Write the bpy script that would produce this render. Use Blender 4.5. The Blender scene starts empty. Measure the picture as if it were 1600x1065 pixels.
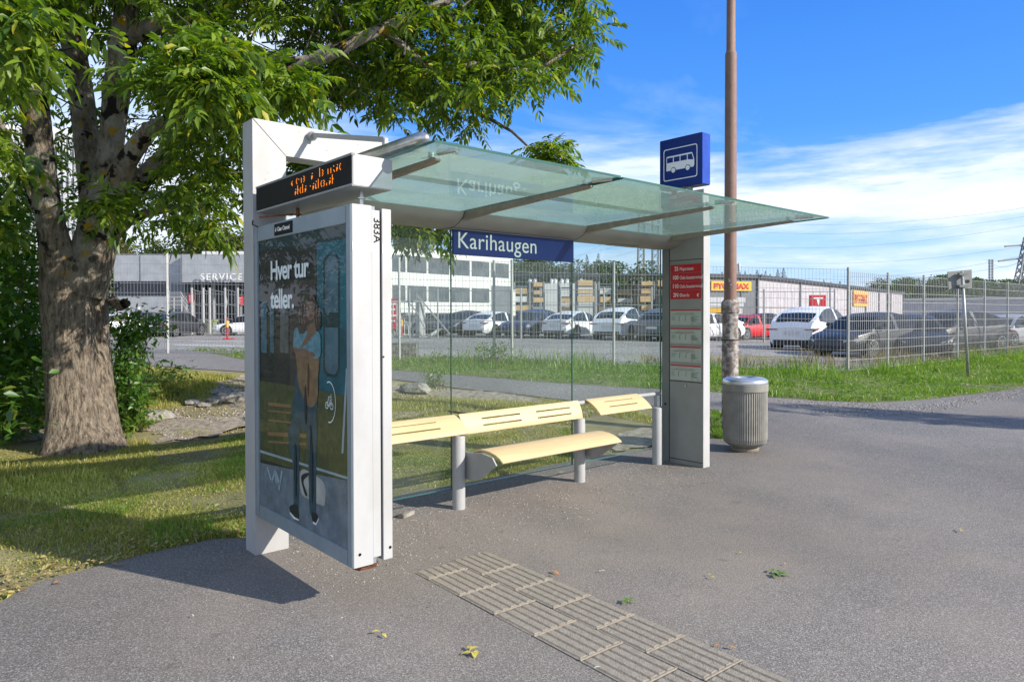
import bpy, bmesh, math, random
import numpy as np
from mathutils import Vector, Matrix
from mathutils.geometry import delaunay_2d_cdt
rad = math.radians
S = bpy.context.scene
COL = S.collection
random.seed(7); RNG = np.random.default_rng(7)

# ---------------------------------------------------------------- camera
YAW, PITCH, ROLL = 0.8563, -0.0154, -0.0022
FPX, SHY = 1106.6132, -22.9417
CP = np.array([-1.7678, -4.6266, 1.58])
FW = np.array([math.cos(YAW)*math.cos(PITCH), math.sin(YAW)*math.cos(PITCH), math.sin(PITCH)])
R0 = np.array([math.sin(YAW), -math.cos(YAW), 0.0]); U0 = np.cross(R0, FW)
RT = R0*math.cos(ROLL)+U0*math.sin(ROLL); UP = -R0*math.sin(ROLL)+U0*math.cos(ROLL)
cam_d = bpy.data.cameras.new('camera'); cam = bpy.data.objects.new('camera', cam_d); COL.objects.link(cam)
cam_d.sensor_width = 36; cam_d.lens = 36*FPX/1600; cam_d.shift_y = SHY/1600
cam_d.clip_start = 0.05; cam_d.clip_end = 6000
cam.matrix_world = Matrix([[RT[0], UP[0], -FW[0], CP[0]], [RT[1], UP[1], -FW[1], CP[1]], [RT[2], UP[2], -FW[2], CP[2]], [0, 0, 0, 1]])
S.camera = cam
# ---------------------------------------------------------------- sun, sky, exposure
SUN_AZ, SUN_EL = rad(-65.0), rad(28.9)
S.view_settings.view_transform = 'Standard'; S.view_settings.look = 'None'
S.view_settings.exposure = 0.68; S.view_settings.gamma = 1
sd = Vector((math.cos(SUN_AZ)*math.cos(SUN_EL), math.sin(SUN_AZ)*math.cos(SUN_EL), math.sin(SUN_EL)))
L = bpy.data.lights.new('sun', 'SUN'); L.energy = 4.3; L.angle = rad(0.55); L.color = (1.0, 0.93, 0.82)
sun = bpy.data.objects.new('sun', L); COL.objects.link(sun); sun.rotation_euler = sd.to_track_quat('Z', 'Y').to_euler()
W = bpy.data.worlds.new('World'); S.world = W; W.use_nodes = True
def world():
    nt = W.node_tree; N = nt.nodes; K = nt.links; N.clear()
    out = N.new('ShaderNodeOutputWorld'); bg = N.new('ShaderNodeBackground'); K.new(bg.outputs[0], out.inputs[0])
    sky = N.new('ShaderNodeTexSky'); sky.sky_type = 'NISHITA'; sky.sun_disc = False
    sky.sun_elevation = SUN_EL; sky.sun_rotation = math.atan2(sd.x, sd.y); sky.altitude = 150
    sky.air_density = 1.0; sky.dust_density = 0.35; sky.ozone_density = 2.2
    bg.inputs[1].default_value = 0.095
    hs = N.new('ShaderNodeHueSaturation'); hs.inputs['Saturation'].default_value = 1.0; hs.inputs['Value'].default_value = 1.0; hs.inputs['Hue'].default_value = 0.5
    tc = N.new('ShaderNodeTexCoord'); s0 = N.new('ShaderNodeSeparateXYZ'); K.new(tc.outputs['Generated'], s0.inputs[0])
    gr = N.new('ShaderNodeValToRGB'); ge = gr.color_ramp.elements; ge[0].color = (3.6, 5.6, 7.6, 1); ge[1].color = (0.30, 1.5, 4.6, 1); ge[1].position = 0.75
    q = ge.new(0.10); q.color = (1.8, 4.4, 7.7, 1); q = ge.new(0.24); q.color = (0.48, 2.6, 7.6, 1); q = ge.new(0.42); q.color = (0.2, 1.75, 6.8, 1); K.new(s0.outputs[2], gr.inputs[0])
    blend = N.new('ShaderNodeMixRGB'); blend.inputs[0].default_value = 0.8; K.new(sky.outputs[0], blend.inputs[1]); K.new(gr.outputs[0], blend.inputs[2])
    K.new(blend.outputs[0], hs.inputs['Color'])
    tc = N.new('ShaderNodeTexCoord'); sp = N.new('ShaderNodeSeparateXYZ'); K.new(tc.outputs['Generated'], sp.inputs[0])
    def mth(op, a, b=None, c=None):
        m = N.new('ShaderNodeMath'); m.operation = op
        for i, v in enumerate((a, b, c)):
            if v is None: continue
            if isinstance(v, (int, float)): m.inputs[i].default_value = v
            else: K.new(v, m.inputs[i])
        return m.outputs[0]
    # project directions on a high plane so clouds get real perspective, then long streaks
    z = mth('MAXIMUM', sp.outputs[2], 0.02); zz = mth('ADD', z, 0.12)
    cx = mth('DIVIDE', sp.outputs[0], zz); cy = mth('DIVIDE', sp.outputs[1], zz)
    cb = N.new('ShaderNodeCombineXYZ'); K.new(cx, cb.inputs[0]); K.new(cy, cb.inputs[1])
    mp = N.new('ShaderNodeMapping'); mp.inputs['Rotation'].default_value = (0, 0, rad(28)); mp.inputs['Scale'].default_value = (0.55, 1.15, 1); mp.inputs['Location'].default_value = (3.1, 1.7, 0)
    K.new(cb.outputs[0], mp.inputs[0])
    n1 = N.new('ShaderNodeTexNoise'); n1.inputs['Scale'].default_value = 1.1; n1.inputs['Detail'].default_value = 9; n1.inputs['Roughness'].default_value = 0.6; n1.inputs['Distortion'].default_value = 0.5
    K.new(mp.outputs[0], n1.inputs['Vector'])
    # cloud bank low over the horizon: density grows below ~13 degrees
    az = mth('ARCTAN2', sp.outputs[1], sp.outputs[0]); el = mth('ARCSINE', sp.outputs[2])
    # bank top elevation (radians) rises towards the right side of the view (south-east)
    tl = N.new('ShaderNodeMapRange'); tl.interpolation_type = 'SMOOTHSTEP'; tl.inputs[1].default_value = 0.52; tl.inputs[2].default_value = 0.68; tl.inputs[4].default_value = 0.085; K.new(az, tl.inputs[0])
    top = mth('ADD', mth('ADD', mth('MULTIPLY', az, -0.10), 0.245), tl.outputs[0])
    nb = N.new('ShaderNodeTexNoise'); nb.inputs['Scale'].default_value = 2.2; nb.inputs['Detail'].default_value = 8; nb.inputs['Roughness'].default_value = 0.62
    mb = N.new('ShaderNodeMapping'); mb.inputs['Scale'].default_value = (1.1, 1.1, 8.0); K.new(tc.outputs['Generated'], mb.inputs[0]); K.new(mb.outputs[0], nb.inputs['Vector'])
    warp = mth('MULTIPLY', mth('SUBTRACT', nb.outputs[0], 0.5), 0.16)
    dlt = mth('SUBTRACT', mth('ADD', top, warp), el)
    bank = N.new('ShaderNodeMapRange'); bank.inputs[1].default_value = -0.012; bank.inputs[2].default_value = 0.055; K.new(dlt, bank.inputs[0])
    low = N.new('ShaderNodeMapRange'); low.inputs[1].default_value = 0.03; low.inputs[2].default_value = 0.12; low.inputs[3].default_value = 0.25; low.inputs[4].default_value = 1.0
    K.new(mth('ADD', el, mth('MULTIPLY', warp, 0.6)), low.inputs[0])
    d1 = mth('MULTIPLY', bank.outputs[0], low.outputs[0])
    wis = N.new('ShaderNodeMapRange'); wis.inputs[1].default_value = 0.56; wis.inputs[2].default_value = 0.8; wis.inputs[4].default_value = 0.55; K.new(n1.outputs[0], wis.inputs[0])
    ho = N.new('ShaderNodeMapRange'); ho.inputs[1].default_value = 0.42; ho.inputs[2].default_value = 0.2; K.new(sp.outputs[2], ho.inputs[0])
    d2 = mth('MULTIPLY', wis.outputs[0], ho.outputs[0])
    # patchy holes in the bank
    hol = N.new('ShaderNodeMapRange'); hol.inputs[1].default_value = 0.38; hol.inputs[2].default_value = 0.56; hol.inputs[3].default_value = 0.45; K.new(nb.outputs[0], hol.inputs[0])
    # unseen cloud added behind the camera and overhead to whiten the shadow fill
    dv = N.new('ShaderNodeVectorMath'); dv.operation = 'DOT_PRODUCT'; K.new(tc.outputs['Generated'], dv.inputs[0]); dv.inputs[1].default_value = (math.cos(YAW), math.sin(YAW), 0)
    fill_cloud = N.new('ShaderNodeMapRange'); fill_cloud.interpolation_type = 'SMOOTHSTEP'; fill_cloud.inputs[1].default_value = 0.62; fill_cloud.inputs[2].default_value = 0.25; fill_cloud.inputs[4].default_value = 0.28; K.new(dv.outputs['Value'], fill_cloud.inputs[0])
    dens = mth('MINIMUM', mth('ADD', mth('ADD', mth('MULTIPLY', mth('MULTIPLY', d1, hol.outputs[0]), 1.2), d2), fill_cloud.outputs[0]), 0.96)
    # behind the trees (north) the bank thickens and climbs higher
    nl_ = N.new('ShaderNodeMapRange'); nl_.interpolation_type = 'SMOOTHSTEP'; nl_.inputs[1].default_value = 1.0; nl_.inputs[2].default_value = 1.22; K.new(mth('ADD', az, mth('MULTIPLY', warp, 1.5)), nl_.inputs[0])
    nh_ = N.new('ShaderNodeMapRange'); nh_.inputs[1].default_value = 0.55; nh_.inputs[2].default_value = 0.40; nh_.inputs[4].default_value = 0.85; K.new(sp.outputs[2], nh_.inputs[0])
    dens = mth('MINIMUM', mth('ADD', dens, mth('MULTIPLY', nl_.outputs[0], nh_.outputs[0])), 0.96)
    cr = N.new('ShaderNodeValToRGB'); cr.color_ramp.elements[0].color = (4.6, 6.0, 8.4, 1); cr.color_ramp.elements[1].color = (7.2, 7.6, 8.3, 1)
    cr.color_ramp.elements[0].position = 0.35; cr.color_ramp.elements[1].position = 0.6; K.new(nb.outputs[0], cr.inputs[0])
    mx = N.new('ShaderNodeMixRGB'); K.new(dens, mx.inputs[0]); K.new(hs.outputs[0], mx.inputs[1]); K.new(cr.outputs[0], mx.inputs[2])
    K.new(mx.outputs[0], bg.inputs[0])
world()
S.cycles.max_bounces = 8; S.cycles.transparent_max_bounces = 24; S.cycles.transmission_bounces = 6

# ---------------------------------------------------------------- pixel -> place helpers
def ray(x, y): return FW + RT*(x-800)/FPX - UP*(y-532.5-SHY)/FPX
def gX(x, y, X): d = ray(x, y); return CP+d*(X-CP[0])/d[0]
def gY(x, y, Y): d = ray(x, y); return CP+d*(Y-CP[1])/d[1]
def gD(x, y, D): return CP+ray(x, y)*D
Fh = np.array([math.cos(YAW), math.sin(YAW)]); Rh = np.array([math.sin(YAW), -math.cos(YAW)])
def ss(x, a, b): t = np.clip((x-a)/(b-a), 0, 1); return t*t*(3-2*t)
def terr(x, y):
    x = np.asarray(x, float); y = np.asarray(y, float)
    d = (x-CP[0])*Fh[0]+(y-CP[1])*Fh[1]; r = (x-CP[0])*Rh[0]+(y-CP[1])*Rh[1]
    a = ss(d, 8.4, 13.5)*(0.05+0.5*np.clip((9-r)/18, 0, 1.1))
    t = 0.25-0.2*ss(r, 6, 16)
    b = ss(d, 21, 24)
    return a*(1-b)+t*b
def H(x, y): return float(terr(x, y))
def gt(px, py):
    z = 0.0
    for _ in range(25):
        d = ray(px, py); p = CP+d*(z-CP[2])/d[2]; z = 0.5*z+0.5*H(p[0], p[1])
    return Vector((p[0], p[1], H(p[0], p[1])))
def dr(d, r): p = np.array(CP[:2])+Fh*d+Rh*r; return float(p[0]), float(p[1])
def pd(px, d):                              # ground point under pixel column px at depth d
    x, y = dr(d, (px-800)/FPX*d); return Vector((x, y, H(x, y)))

# ---------------------------------------------------------------- materials
MATS = {}
def mat(name, col, rough=0.6, metal=0.0, var=0.12, scale=8.0, bump=0.0, bscale=None, col2=None, spec=0.5, coat=0, stretch=None, lo=0.35, hi=0.65, detail=6):
    if name in MATS: return MATS[name]
    m = bpy.data.materials.new(name); m.use_nodes = True; nt = m.node_tree; N = nt.nodes; K = nt.links
    b = N['Principled BSDF']; b.inputs['Roughness'].default_value = rough; b.inputs['Metallic'].default_value = metal
    b.inputs['Specular IOR Level'].default_value = spec
    if coat: b.inputs['Coat Weight'].default_value = coat; b.inputs['Coat Roughness'].default_value = 0.03
    tc = N.new('ShaderNodeTexCoord'); src = tc.outputs['Object']
    if stretch:
        mp = N.new('ShaderNodeMapping'); mp.inputs['Scale'].default_value = stretch; K.new(src, mp.inputs[0]); src = mp.outputs[0]
    n = N.new('ShaderNodeTexNoise'); n.inputs['Scale'].default_value = scale; n.inputs['Detail'].default_value = detail; n.inputs['Roughness'].default_value = 0.6
    K.new(src, n.inputs['Vector'])
    r = N.new('ShaderNodeValToRGB'); r.color_ramp.elements[0].position = lo; r.color_ramp.elements[1].position = hi
    c2 = col2 if col2 else tuple(min(1, c*(1+var)) for c in col)
    c1 = col if col2 else tuple(c*(1-var) for c in col)
    r.color_ramp.elements[0].color = (*c1, 1); r.color_ramp.elements[1].color = (*c2, 1)
    K.new(n.outputs[0], r.inputs[0]); K.new(r.outputs[0], b.inputs['Base Color'])
    if bump:
        n2 = N.new('ShaderNodeTexNoise'); n2.inputs['Scale'].default_value = bscale or scale*4; n2.inputs['Detail'].default_value = 5; K.new(src, n2.inputs['Vector'])
        bp = N.new('ShaderNodeBump'); bp.inputs['Strength'].default_value = bump; bp.inputs['Distance'].default_value = 0.02
        K.new(n2.outputs[0], bp.inputs['Height']); K.new(bp.outputs[0], b.inputs['Normal'])
    m['ramp'] = 1; MATS[name] = m; return m
def node_mat(name):
    m = bpy.data.materials.new(name); m.use_nodes = True; m.node_tree.nodes.clear(); MATS[name] = m
    N = m.node_tree.nodes; o = N.new('ShaderNodeOutputMaterial'); return m, N, m.node_tree.links, o
def asphalt_mat(name, base, dirt, fine=260, dirt_amt=0.5, mark=None):
    m, N, K, o = node_mat(name); b = N.new('ShaderNodeBsdfPrincipled'); K.new(b.outputs[0], o.inputs[0]); b.inputs['Roughness'].default_value = 0.93; b.inputs['Specular IOR Level'].default_value = 0.25
    tc = N.new('ShaderNodeTexCoord'); src = tc.outputs['Object']
    v = N.new('ShaderNodeTexVoronoi'); v.inputs['Scale'].default_value = fine*0.42; K.new(src, v.inputs['Vector'])
    sp = N.new('ShaderNodeSeparateColor'); K.new(v.outputs['Color'], sp.inputs[0])
    r = N.new('ShaderNodeValToRGB'); e = r.color_ramp.elements
    e[0].color = (*[c*0.45 for c in base], 1); e[1].color = (*[c*2.5 for c in base], 1); e[0].position = 0; e[1].position = 1
    x = e.new(0.45); x.color = (*[c*0.8 for c in base], 1); x = e.new(0.8); x.color = (*[c*1.35 for c in base], 1)
    K.new(sp.outputs[0], r.inputs[0])
    n = N.new('ShaderNodeTexNoise'); n.inputs['Scale'].default_value = 0.55; n.inputs['Detail'].default_value = 8; n.inputs['Roughness'].default_value = 0.65; K.new(src, n.inputs['Vector'])
    rr = N.new('ShaderNodeMapRange'); rr.inputs[1].default_value = 0.38; rr.inputs[2].default_value = 0.68; rr.inputs[4].default_value = dirt_amt; K.new(n.outputs[0], rr.inputs[0])
    fac = rr.outputs[0]
    if mark:      # worn, sandy area around the shelter: distance from a segment
        gp = N.new('ShaderNodeNewGeometry'); vm = N.new('ShaderNodeVectorMath'); vm.operation = 'DISTANCE'; K.new(gp.outputs['Position'], vm.inputs[0]); vm.inputs[1].default_value = mark[0]
        mr = N.new('ShaderNodeMapRange'); mr.inputs[1].default_value = mark[1]; mr.inputs[2].default_value = 0.3; mr.inputs[3].default_value = 0.0; mr.inputs[4].default_value = 0.8; K.new(vm.outputs['Value'], mr.inputs[0])
        nm = N.new('ShaderNodeTexNoise'); nm.inputs['Scale'].default_value = 1.6; nm.inputs['Detail'].default_value = 8; K.new(src, nm.inputs['Vector'])
        mm = N.new('ShaderNodeMath'); mm.operation = 'MULTIPLY_ADD'; K.new(mr.outputs[0], mm.inputs[0]); K.new(nm.outputs[0], mm.inputs[1]); K.new(rr.outputs[0], mm.inputs[2])
        mm2 = N.new('ShaderNodeMath'); mm2.operation = 'MINIMUM'; K.new(mm.outputs[0], mm2.inputs[0]); mm2.inputs[1].default_value = 0.85; fac = mm2.outputs[0]
    v2 = N.new('ShaderNodeMixRGB'); v2.blend_type = 'MULTIPLY'; v2.inputs[0].default_value = 1
    nl = N.new('ShaderNodeTexNoise'); nl.inputs['Scale'].default_value = 0.17; nl.inputs['Detail'].default_value = 7; nl.inputs['Distortion'].default_value = 1.2; K.new(src, nl.inputs['Vector'])
    rl = N.new('ShaderNodeMapRange'); rl.inputs[1].default_value = 0.4; rl.inputs[2].default_value = 0.62; rl.inputs[3].default_value = 0.86; rl.inputs[4].default_value = 1.12; K.new(nl.outputs[0], rl.inputs[0])
    nd = N.new('ShaderNodeTexNoise'); nd.inputs['Scale'].default_value = 110; nd.inputs['Detail'].default_value = 3; K.new(src, nd.inputs['Vector'])
    rd = N.new('ShaderNodeValToRGB'); rd.color_ramp.elements[0].color = (*[c*0.55 for c in dirt], 1); rd.color_ramp.elements[1].color = (*[c*1.5 for c in dirt], 1); rd.color_ramp.elements[0].position = 0.3; rd.color_ramp.elements[1].position = 0.7; K.new(nd.outputs[0], rd.inputs[0])
    mx = N.new('ShaderNodeMixRGB'); K.new(fac, mx.inputs[0]); K.new(r.outputs[0], mx.inputs[1]); K.new(rd.outputs[0], mx.inputs[2])
    # dark spots and stains
    ns = N.new('ShaderNodeTexNoise'); ns.inputs['Scale'].default_value = 5.5; ns.inputs['Detail'].default_value = 4; K.new(src, ns.inputs['Vector'])
    rs = N.new('ShaderNodeMapRange'); rs.inputs[1].default_value = 0.66; rs.inputs[2].default_value = 0.76; rs.inputs[3].default_value = 1; rs.inputs[4].default_value = 0.68; K.new(ns.outputs[0], rs.inputs[0])
    ml_ = N.new('ShaderNodeMath'); ml_.operation = 'MULTIPLY'; K.new(rs.outputs[0], ml_.inputs[0]); K.new(rl.outputs[0], ml_.inputs[1]); K.new(mx.outputs[0], v2.inputs[1]); K.new(ml_.outputs[0], v2.inputs[2]); K.new(v2.outputs[0], b.inputs['Base Color'])
    bp = N.new('ShaderNodeBump'); bp.inputs['Strength'].default_value = 0.5; bp.inputs['Distance'].default_value = 0.003; K.new(v.outputs['Distance'], bp.inputs['Height']); K.new(bp.outputs[0], b.inputs['Normal'])
    return m
def glass_mat(name, tint, refl=1.0, graz=0.75, haze=0.0, hazecol=(0.5, 0.6, 0.55), rough=0.0, ior=1.5):
    m, N, K, o = node_mat(name)
    t = N.new('ShaderNodeBsdfTransparent'); t.inputs[0].default_value = (*tint, 1)
    g = N.new('ShaderNodeBsdfGlossy'); g.inputs['Roughness'].default_value = rough
    # two-sided Schlick reflectance (sheet glass looks the same from both sides)
    ge = N.new('ShaderNodeNewGeometry'); dp = N.new('ShaderNodeVectorMath'); dp.operation = 'DOT_PRODUCT'; K.new(ge.outputs['Normal'], dp.inputs[0]); K.new(ge.outputs['Incoming'], dp.inputs[1])
    def mt(op, a, b=0.0):
        q = N.new('ShaderNodeMath'); q.operation = op; q.use_clamp = op != 'ABSOLUTE'
        for i, v in enumerate((a, b)):
            if isinstance(v, (int, float)): q.inputs[i].default_value = v
            else: K.new(v, q.inputs[i])
        return q.outputs[0]
    c5 = mt('POWER', mt('SUBTRACT', 1.0, mt('ABSOLUTE', dp.outputs['Value'])), 5.0)
    ml = N.new('ShaderNodeMath'); ml.operation = 'MULTIPLY_ADD'; ml.use_clamp = True; K.new(c5, ml.inputs[0]); ml.inputs[1].default_value = graz; ml.inputs[2].default_value = 0.042*refl
    base = t.outputs[0]
    if haze:
        df = N.new('ShaderNodeBsdfDiffuse'); df.inputs[0].default_value = (*hazecol, 1)
        tl = N.new('ShaderNodeBsdfTranslucent'); tl.inputs[0].default_value = (*hazecol, 1)
        a = N.new('ShaderNodeMixShader'); a.inputs[0].default_value = 0.62; K.new(df.outputs[0], a.inputs[1]); K.new(tl.outputs[0], a.inputs[2])
        tc = N.new('ShaderNodeTexCoord'); n = N.new('ShaderNodeTexNoise'); n.inputs['Scale'].default_value = 2.5; n.inputs['Detail'].default_value = 9; n.inputs['Roughness'].default_value = 0.7; K.new(tc.outputs['Object'], n.inputs['Vector'])
        mr = N.new('ShaderNodeMapRange'); mr.inputs[1].default_value = 0.3; mr.inputs[2].default_value = 0.75; mr.inputs[3].default_value = haze*0.7; mr.inputs[4].default_value = min(1, haze*1.3); K.new(n.outputs[0], mr.inputs[0])
        bmx = N.new('ShaderNodeMixShader'); K.new(mr.outputs[0], bmx.inputs[0]); K.new(t.outputs[0], bmx.inputs[1]); K.new(a.outputs[0], bmx.inputs[2]); base = bmx.outputs[0]
    x = N.new('ShaderNodeMixShader'); K.new(ml.outputs[0], x.inputs[0]); K.new(base, x.inputs[1]); K.new(g.outputs[0], x.inputs[2]); K.new(x.outputs[0], o.inputs[0])
    return m
def leaf_mat(name, c1, c2, c3=None, trans=0.45, rough=0.45):
    m, N, K, o = node_mat(name)
    gi = N.new('ShaderNodeNewGeometry'); r = N.new('ShaderNodeValToRGB'); e = r.color_ramp.elements
    e[0].color = (*c1, 1); e[1].color = (*c2, 1)
    if c3: e[1].position = 0.93; x = e.new(0.985); x.color = (*c3, 1)
    K.new(gi.outputs['Random Per Island'], r.inputs[0])
    d = N.new('ShaderNodeBsdfDiffuse'); t = N.new('ShaderNodeBsdfTranslucent'); g = N.new('ShaderNodeBsdfGlossy'); g.inputs['Roughness'].default_value = rough
    g.inputs[0].default_value = (0.5, 0.5, 0.5, 1)
    K.new(r.outputs[0], d.inputs[0])
    tm = N.new('ShaderNodeMixRGB'); tm.blend_type = 'MULTIPLY'; tm.inputs[0].default_value = 1; K.new(r.outputs[0], tm.inputs[1]); tm.inputs[2].default_value = (1.9, 2.0, 0.7, 1); K.new(tm.outputs[0], t.inputs[0])
    a = N.new('ShaderNodeMixShader'); a.inputs[0].default_value = trans; K.new(d.outputs[0], a.inputs[1]); K.new(t.outputs[0], a.inputs[2])
    b = N.new('ShaderNodeMixShader'); b.inputs[0].default_value = 0.07; K.new(a.outputs[0], b.inputs[1]); K.new(g.outputs[0], b.inputs[2]); K.new(b.outputs[0], o.inputs[0])
    return m
def emit_mat(name, col, st):
    m, N, K, o = node_mat(name); e = N.new('ShaderNodeEmission'); e.inputs[0].default_value = (*col, 1); e.inputs[1].default_value = st; K.new(e.outputs[0], o.inputs[0]); return m

M_plaza = asphalt_mat('asphalt_plaza', (0.155, 0.148, 0.142), (0.30, 0.255, 0.21), 420, 0.35, ((2.2, -1.4, 0), 5.2))
M_path = asphalt_mat('asphalt_path', (0.20, 0.19, 0.18), (0.22, 0.20, 0.18), 300, 0.35)
M_lot = asphalt_mat('asphalt_lot', (0.25, 0.235, 0.215), (0.28, 0.26, 0.23), 60, 0.5)
M_pave = mat('concrete_paving', (0.23, 0.195, 0.15), 0.95, var=0, col2=(0.37, 0.325, 0.26), scale=45, bump=0.5, bscale=150, lo=0.25, hi=0.75)
M_lawn = mat('lawn_soil', (0.17, 0.14, 0.07), 0.95, col2=(0.33, 0.29, 0.13), scale=1.7, bump=0.9, bscale=60, lo=0.3, hi=0.7, detail=12)
M_verge = mat('verge_soil', (0.08, 0.12, 0.025), 0.95, col2=(0.20, 0.19, 0.07), scale=3, bump=0.9, bscale=50)
M_gravel = mat('gravel', (0.16, 0.125, 0.085), 0.95, col2=(0.50, 0.44, 0.35), scale=13, bump=1.0, bscale=60, lo=0.3, hi=0.75, detail=12)
M_rock = mat('rock', (0.13, 0.12, 0.10), 0.9, col2=(0.36, 0.34, 0.30), scale=9, bump=0.7, bscale=25)
M_alu = mat('painted_light_grey', (0.345, 0.335, 0.32), 0.5, col2=(0.39, 0.39, 0.385), scale=2.5, stretch=(2, 2, 1), lo=0.3, hi=0.55, detail=9, bump=0.03, bscale=120)
M_white = mat('painted_white', (0.385, 0.38, 0.37), 0.45, col2=(0.43, 0.435, 0.435), scale=2.5, stretch=(2, 2, 1), lo=0.3, hi=0.55, detail=9)
M_greyp = mat('painted_mid_grey', (0.28, 0.285, 0.265), 0.5, var=0.07, scale=4, bump=0.03, bscale=90)
M_greyd = mat('painted_dark_grey', (0.19, 0.20, 0.19), 0.5, var=0.08, scale=4)
M_panel = mat('advert_frame_grey', (0.24, 0.29, 0.32), 0.35, var=0.08, scale=6, metal=0.2)
M_post = mat('bench_post_paint', (0.36, 0.365, 0.37), 0.55, var=0.06, scale=9, bump=0.05)
M_steel = mat('brushed_steel', (0.55, 0.53, 0.50), 0.32, metal=0.95, var=0.2, scale=14)
M_chrome = mat('chrome', (0.62, 0.63, 0.64), 0.3, metal=0.75, var=0.05, scale=4)
M_rib = mat('rib_metal', (0.30, 0.25, 0.20), 0.5, var=0.15, scale=14, metal=0.3)
M_black = mat('black_plastic', (0.010, 0.009, 0.009), 0.5, var=0.3, scale=4, spec=0.12)
M_dark = mat('dark_gap', (0.02, 0.02, 0.022), 0.8, var=0.2)
M_wood = mat('pale_laminated_wood', (0.58, 0.42, 0.22), 0.5, col2=(0.67, 0.51, 0.29), scale=3, stretch=(1, 12, 12), lo=0.3, hi=0.7, bump=0.03)
M_canopy = glass_mat('canopy_glass', (0.55, 0.80, 0.72), refl=2.7, haze=0.66, hazecol=(0.34, 0.50, 0.43))
M_wall = glass_mat('wall_glass', (0.93, 0.97, 0.95), refl=0.85, haze=0.045, hazecol=(0.5, 0.55, 0.5))
M_edge = mat('glass_edge', (0.03, 0.11, 0.085), 0.1, var=0.1, spec=0.8)
M_adglass = glass_mat('advert_glass', (0.95, 0.99, 0.99), refl=0.7, graz=0.45)
M_blue = mat('sign_blue', (0.0005, 0.022, 0.17), 0.35, var=0.05, scale=2)
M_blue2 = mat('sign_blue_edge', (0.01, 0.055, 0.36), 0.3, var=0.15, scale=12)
M_signw = mat('sign_white', (0.78, 0.78, 0.76), 0.5, var=0.02)
M_red = mat('sign_red', (0.50, 0.012, 0.02), 0.45, var=0.04)
M_paper = mat('paper', (0.42, 0.47, 0.42), 0.5, var=0.03)
M_ink = mat('ink_grey', (0.10, 0.12, 0.11), 0.6, var=0.1)
M_led = emit_mat('amber_led', (1.0, 0.26, 0.02), 1.05)
M_rust = mat('rust', (0.13, 0.04, 0.015), 0.9, col2=(0.25, 0.10, 0.05), scale=30, bump=0.6)
M_bin = mat('bin_aluminium', (0.21, 0.205, 0.18), 0.7, metal=0.1, col2=(0.29, 0.28, 0.25), scale=7)
M_pole = mat('pole_brown_paint', (0.205, 0.12, 0.09), 0.7, col2=(0.25, 0.16, 0.125), scale=6, bump=0.2, bscale=60)
M_pole2 = mat('pole_weathered', (0.17, 0.13, 0.11), 0.8, col2=(0.42, 0.40, 0.37), scale=16, bump=0.5, bscale=60, lo=0.45, hi=0.62)
M_fence = mat('galvanised', (0.36, 0.365, 0.36), 0.5, metal=0.3, var=0.1, scale=6)
M_fence2 = mat('galvanised_dark', (0.22, 0.23, 0.24), 0.6, metal=0.2, var=0.1, scale=6)

# ---------------------------------------------------------------- object helpers
def mesh_obj(name, V, F, m, parent=None, smooth=False):
    me = bpy.data.meshes.new(name); V = np.asarray(V, float)
    if isinstance(F, np.ndarray):
        k = F.shape[1]; nf = len(F); me.vertices.add(len(V)); me.vertices.foreach_set('co', V.ravel())
        me.loops.add(nf*k); me.loops.foreach_set('vertex_index', F.ravel().astype(np.int32)); me.polygons.add(nf)
        me.polygons.foreach_set('loop_start', np.arange(nf, dtype=np.int32)*k); me.update(calc_edges=True)
    else:
        me.from_pydata([tuple(v) for v in V], [], F); me.update()
    me.validate()
    if smooth: me.polygons.foreach_set('use_smooth', np.ones(len(me.polygons), bool))
    if m: me.materials.append(m)
    o = bpy.data.objects.new(name, me); COL.objects.link(o)
    if parent: o.parent = parent; o.matrix_parent_inverse = Matrix.Translation(-parent.location) if parent.type == 'EMPTY' and parent.rotation_euler[2] == 0 else Matrix.Identity(4)
    return o
def tag(o, label=None, cat=None, group=None, kind=None):
    if label: o['label'] = label
    if cat: o['category'] = cat
    if group: o['group'] = group
    if kind: o['kind'] = kind
    return o
def thing(name, label, cat, loc=(0, 0, 0), group=None, rz=0):
    o = bpy.data.objects.new(name, None); o.empty_display_size = 0.1; COL.objects.link(o); o.location = loc; o.rotation_euler = (0, 0, rz)
    return tag(o, label, cat, group)
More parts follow.
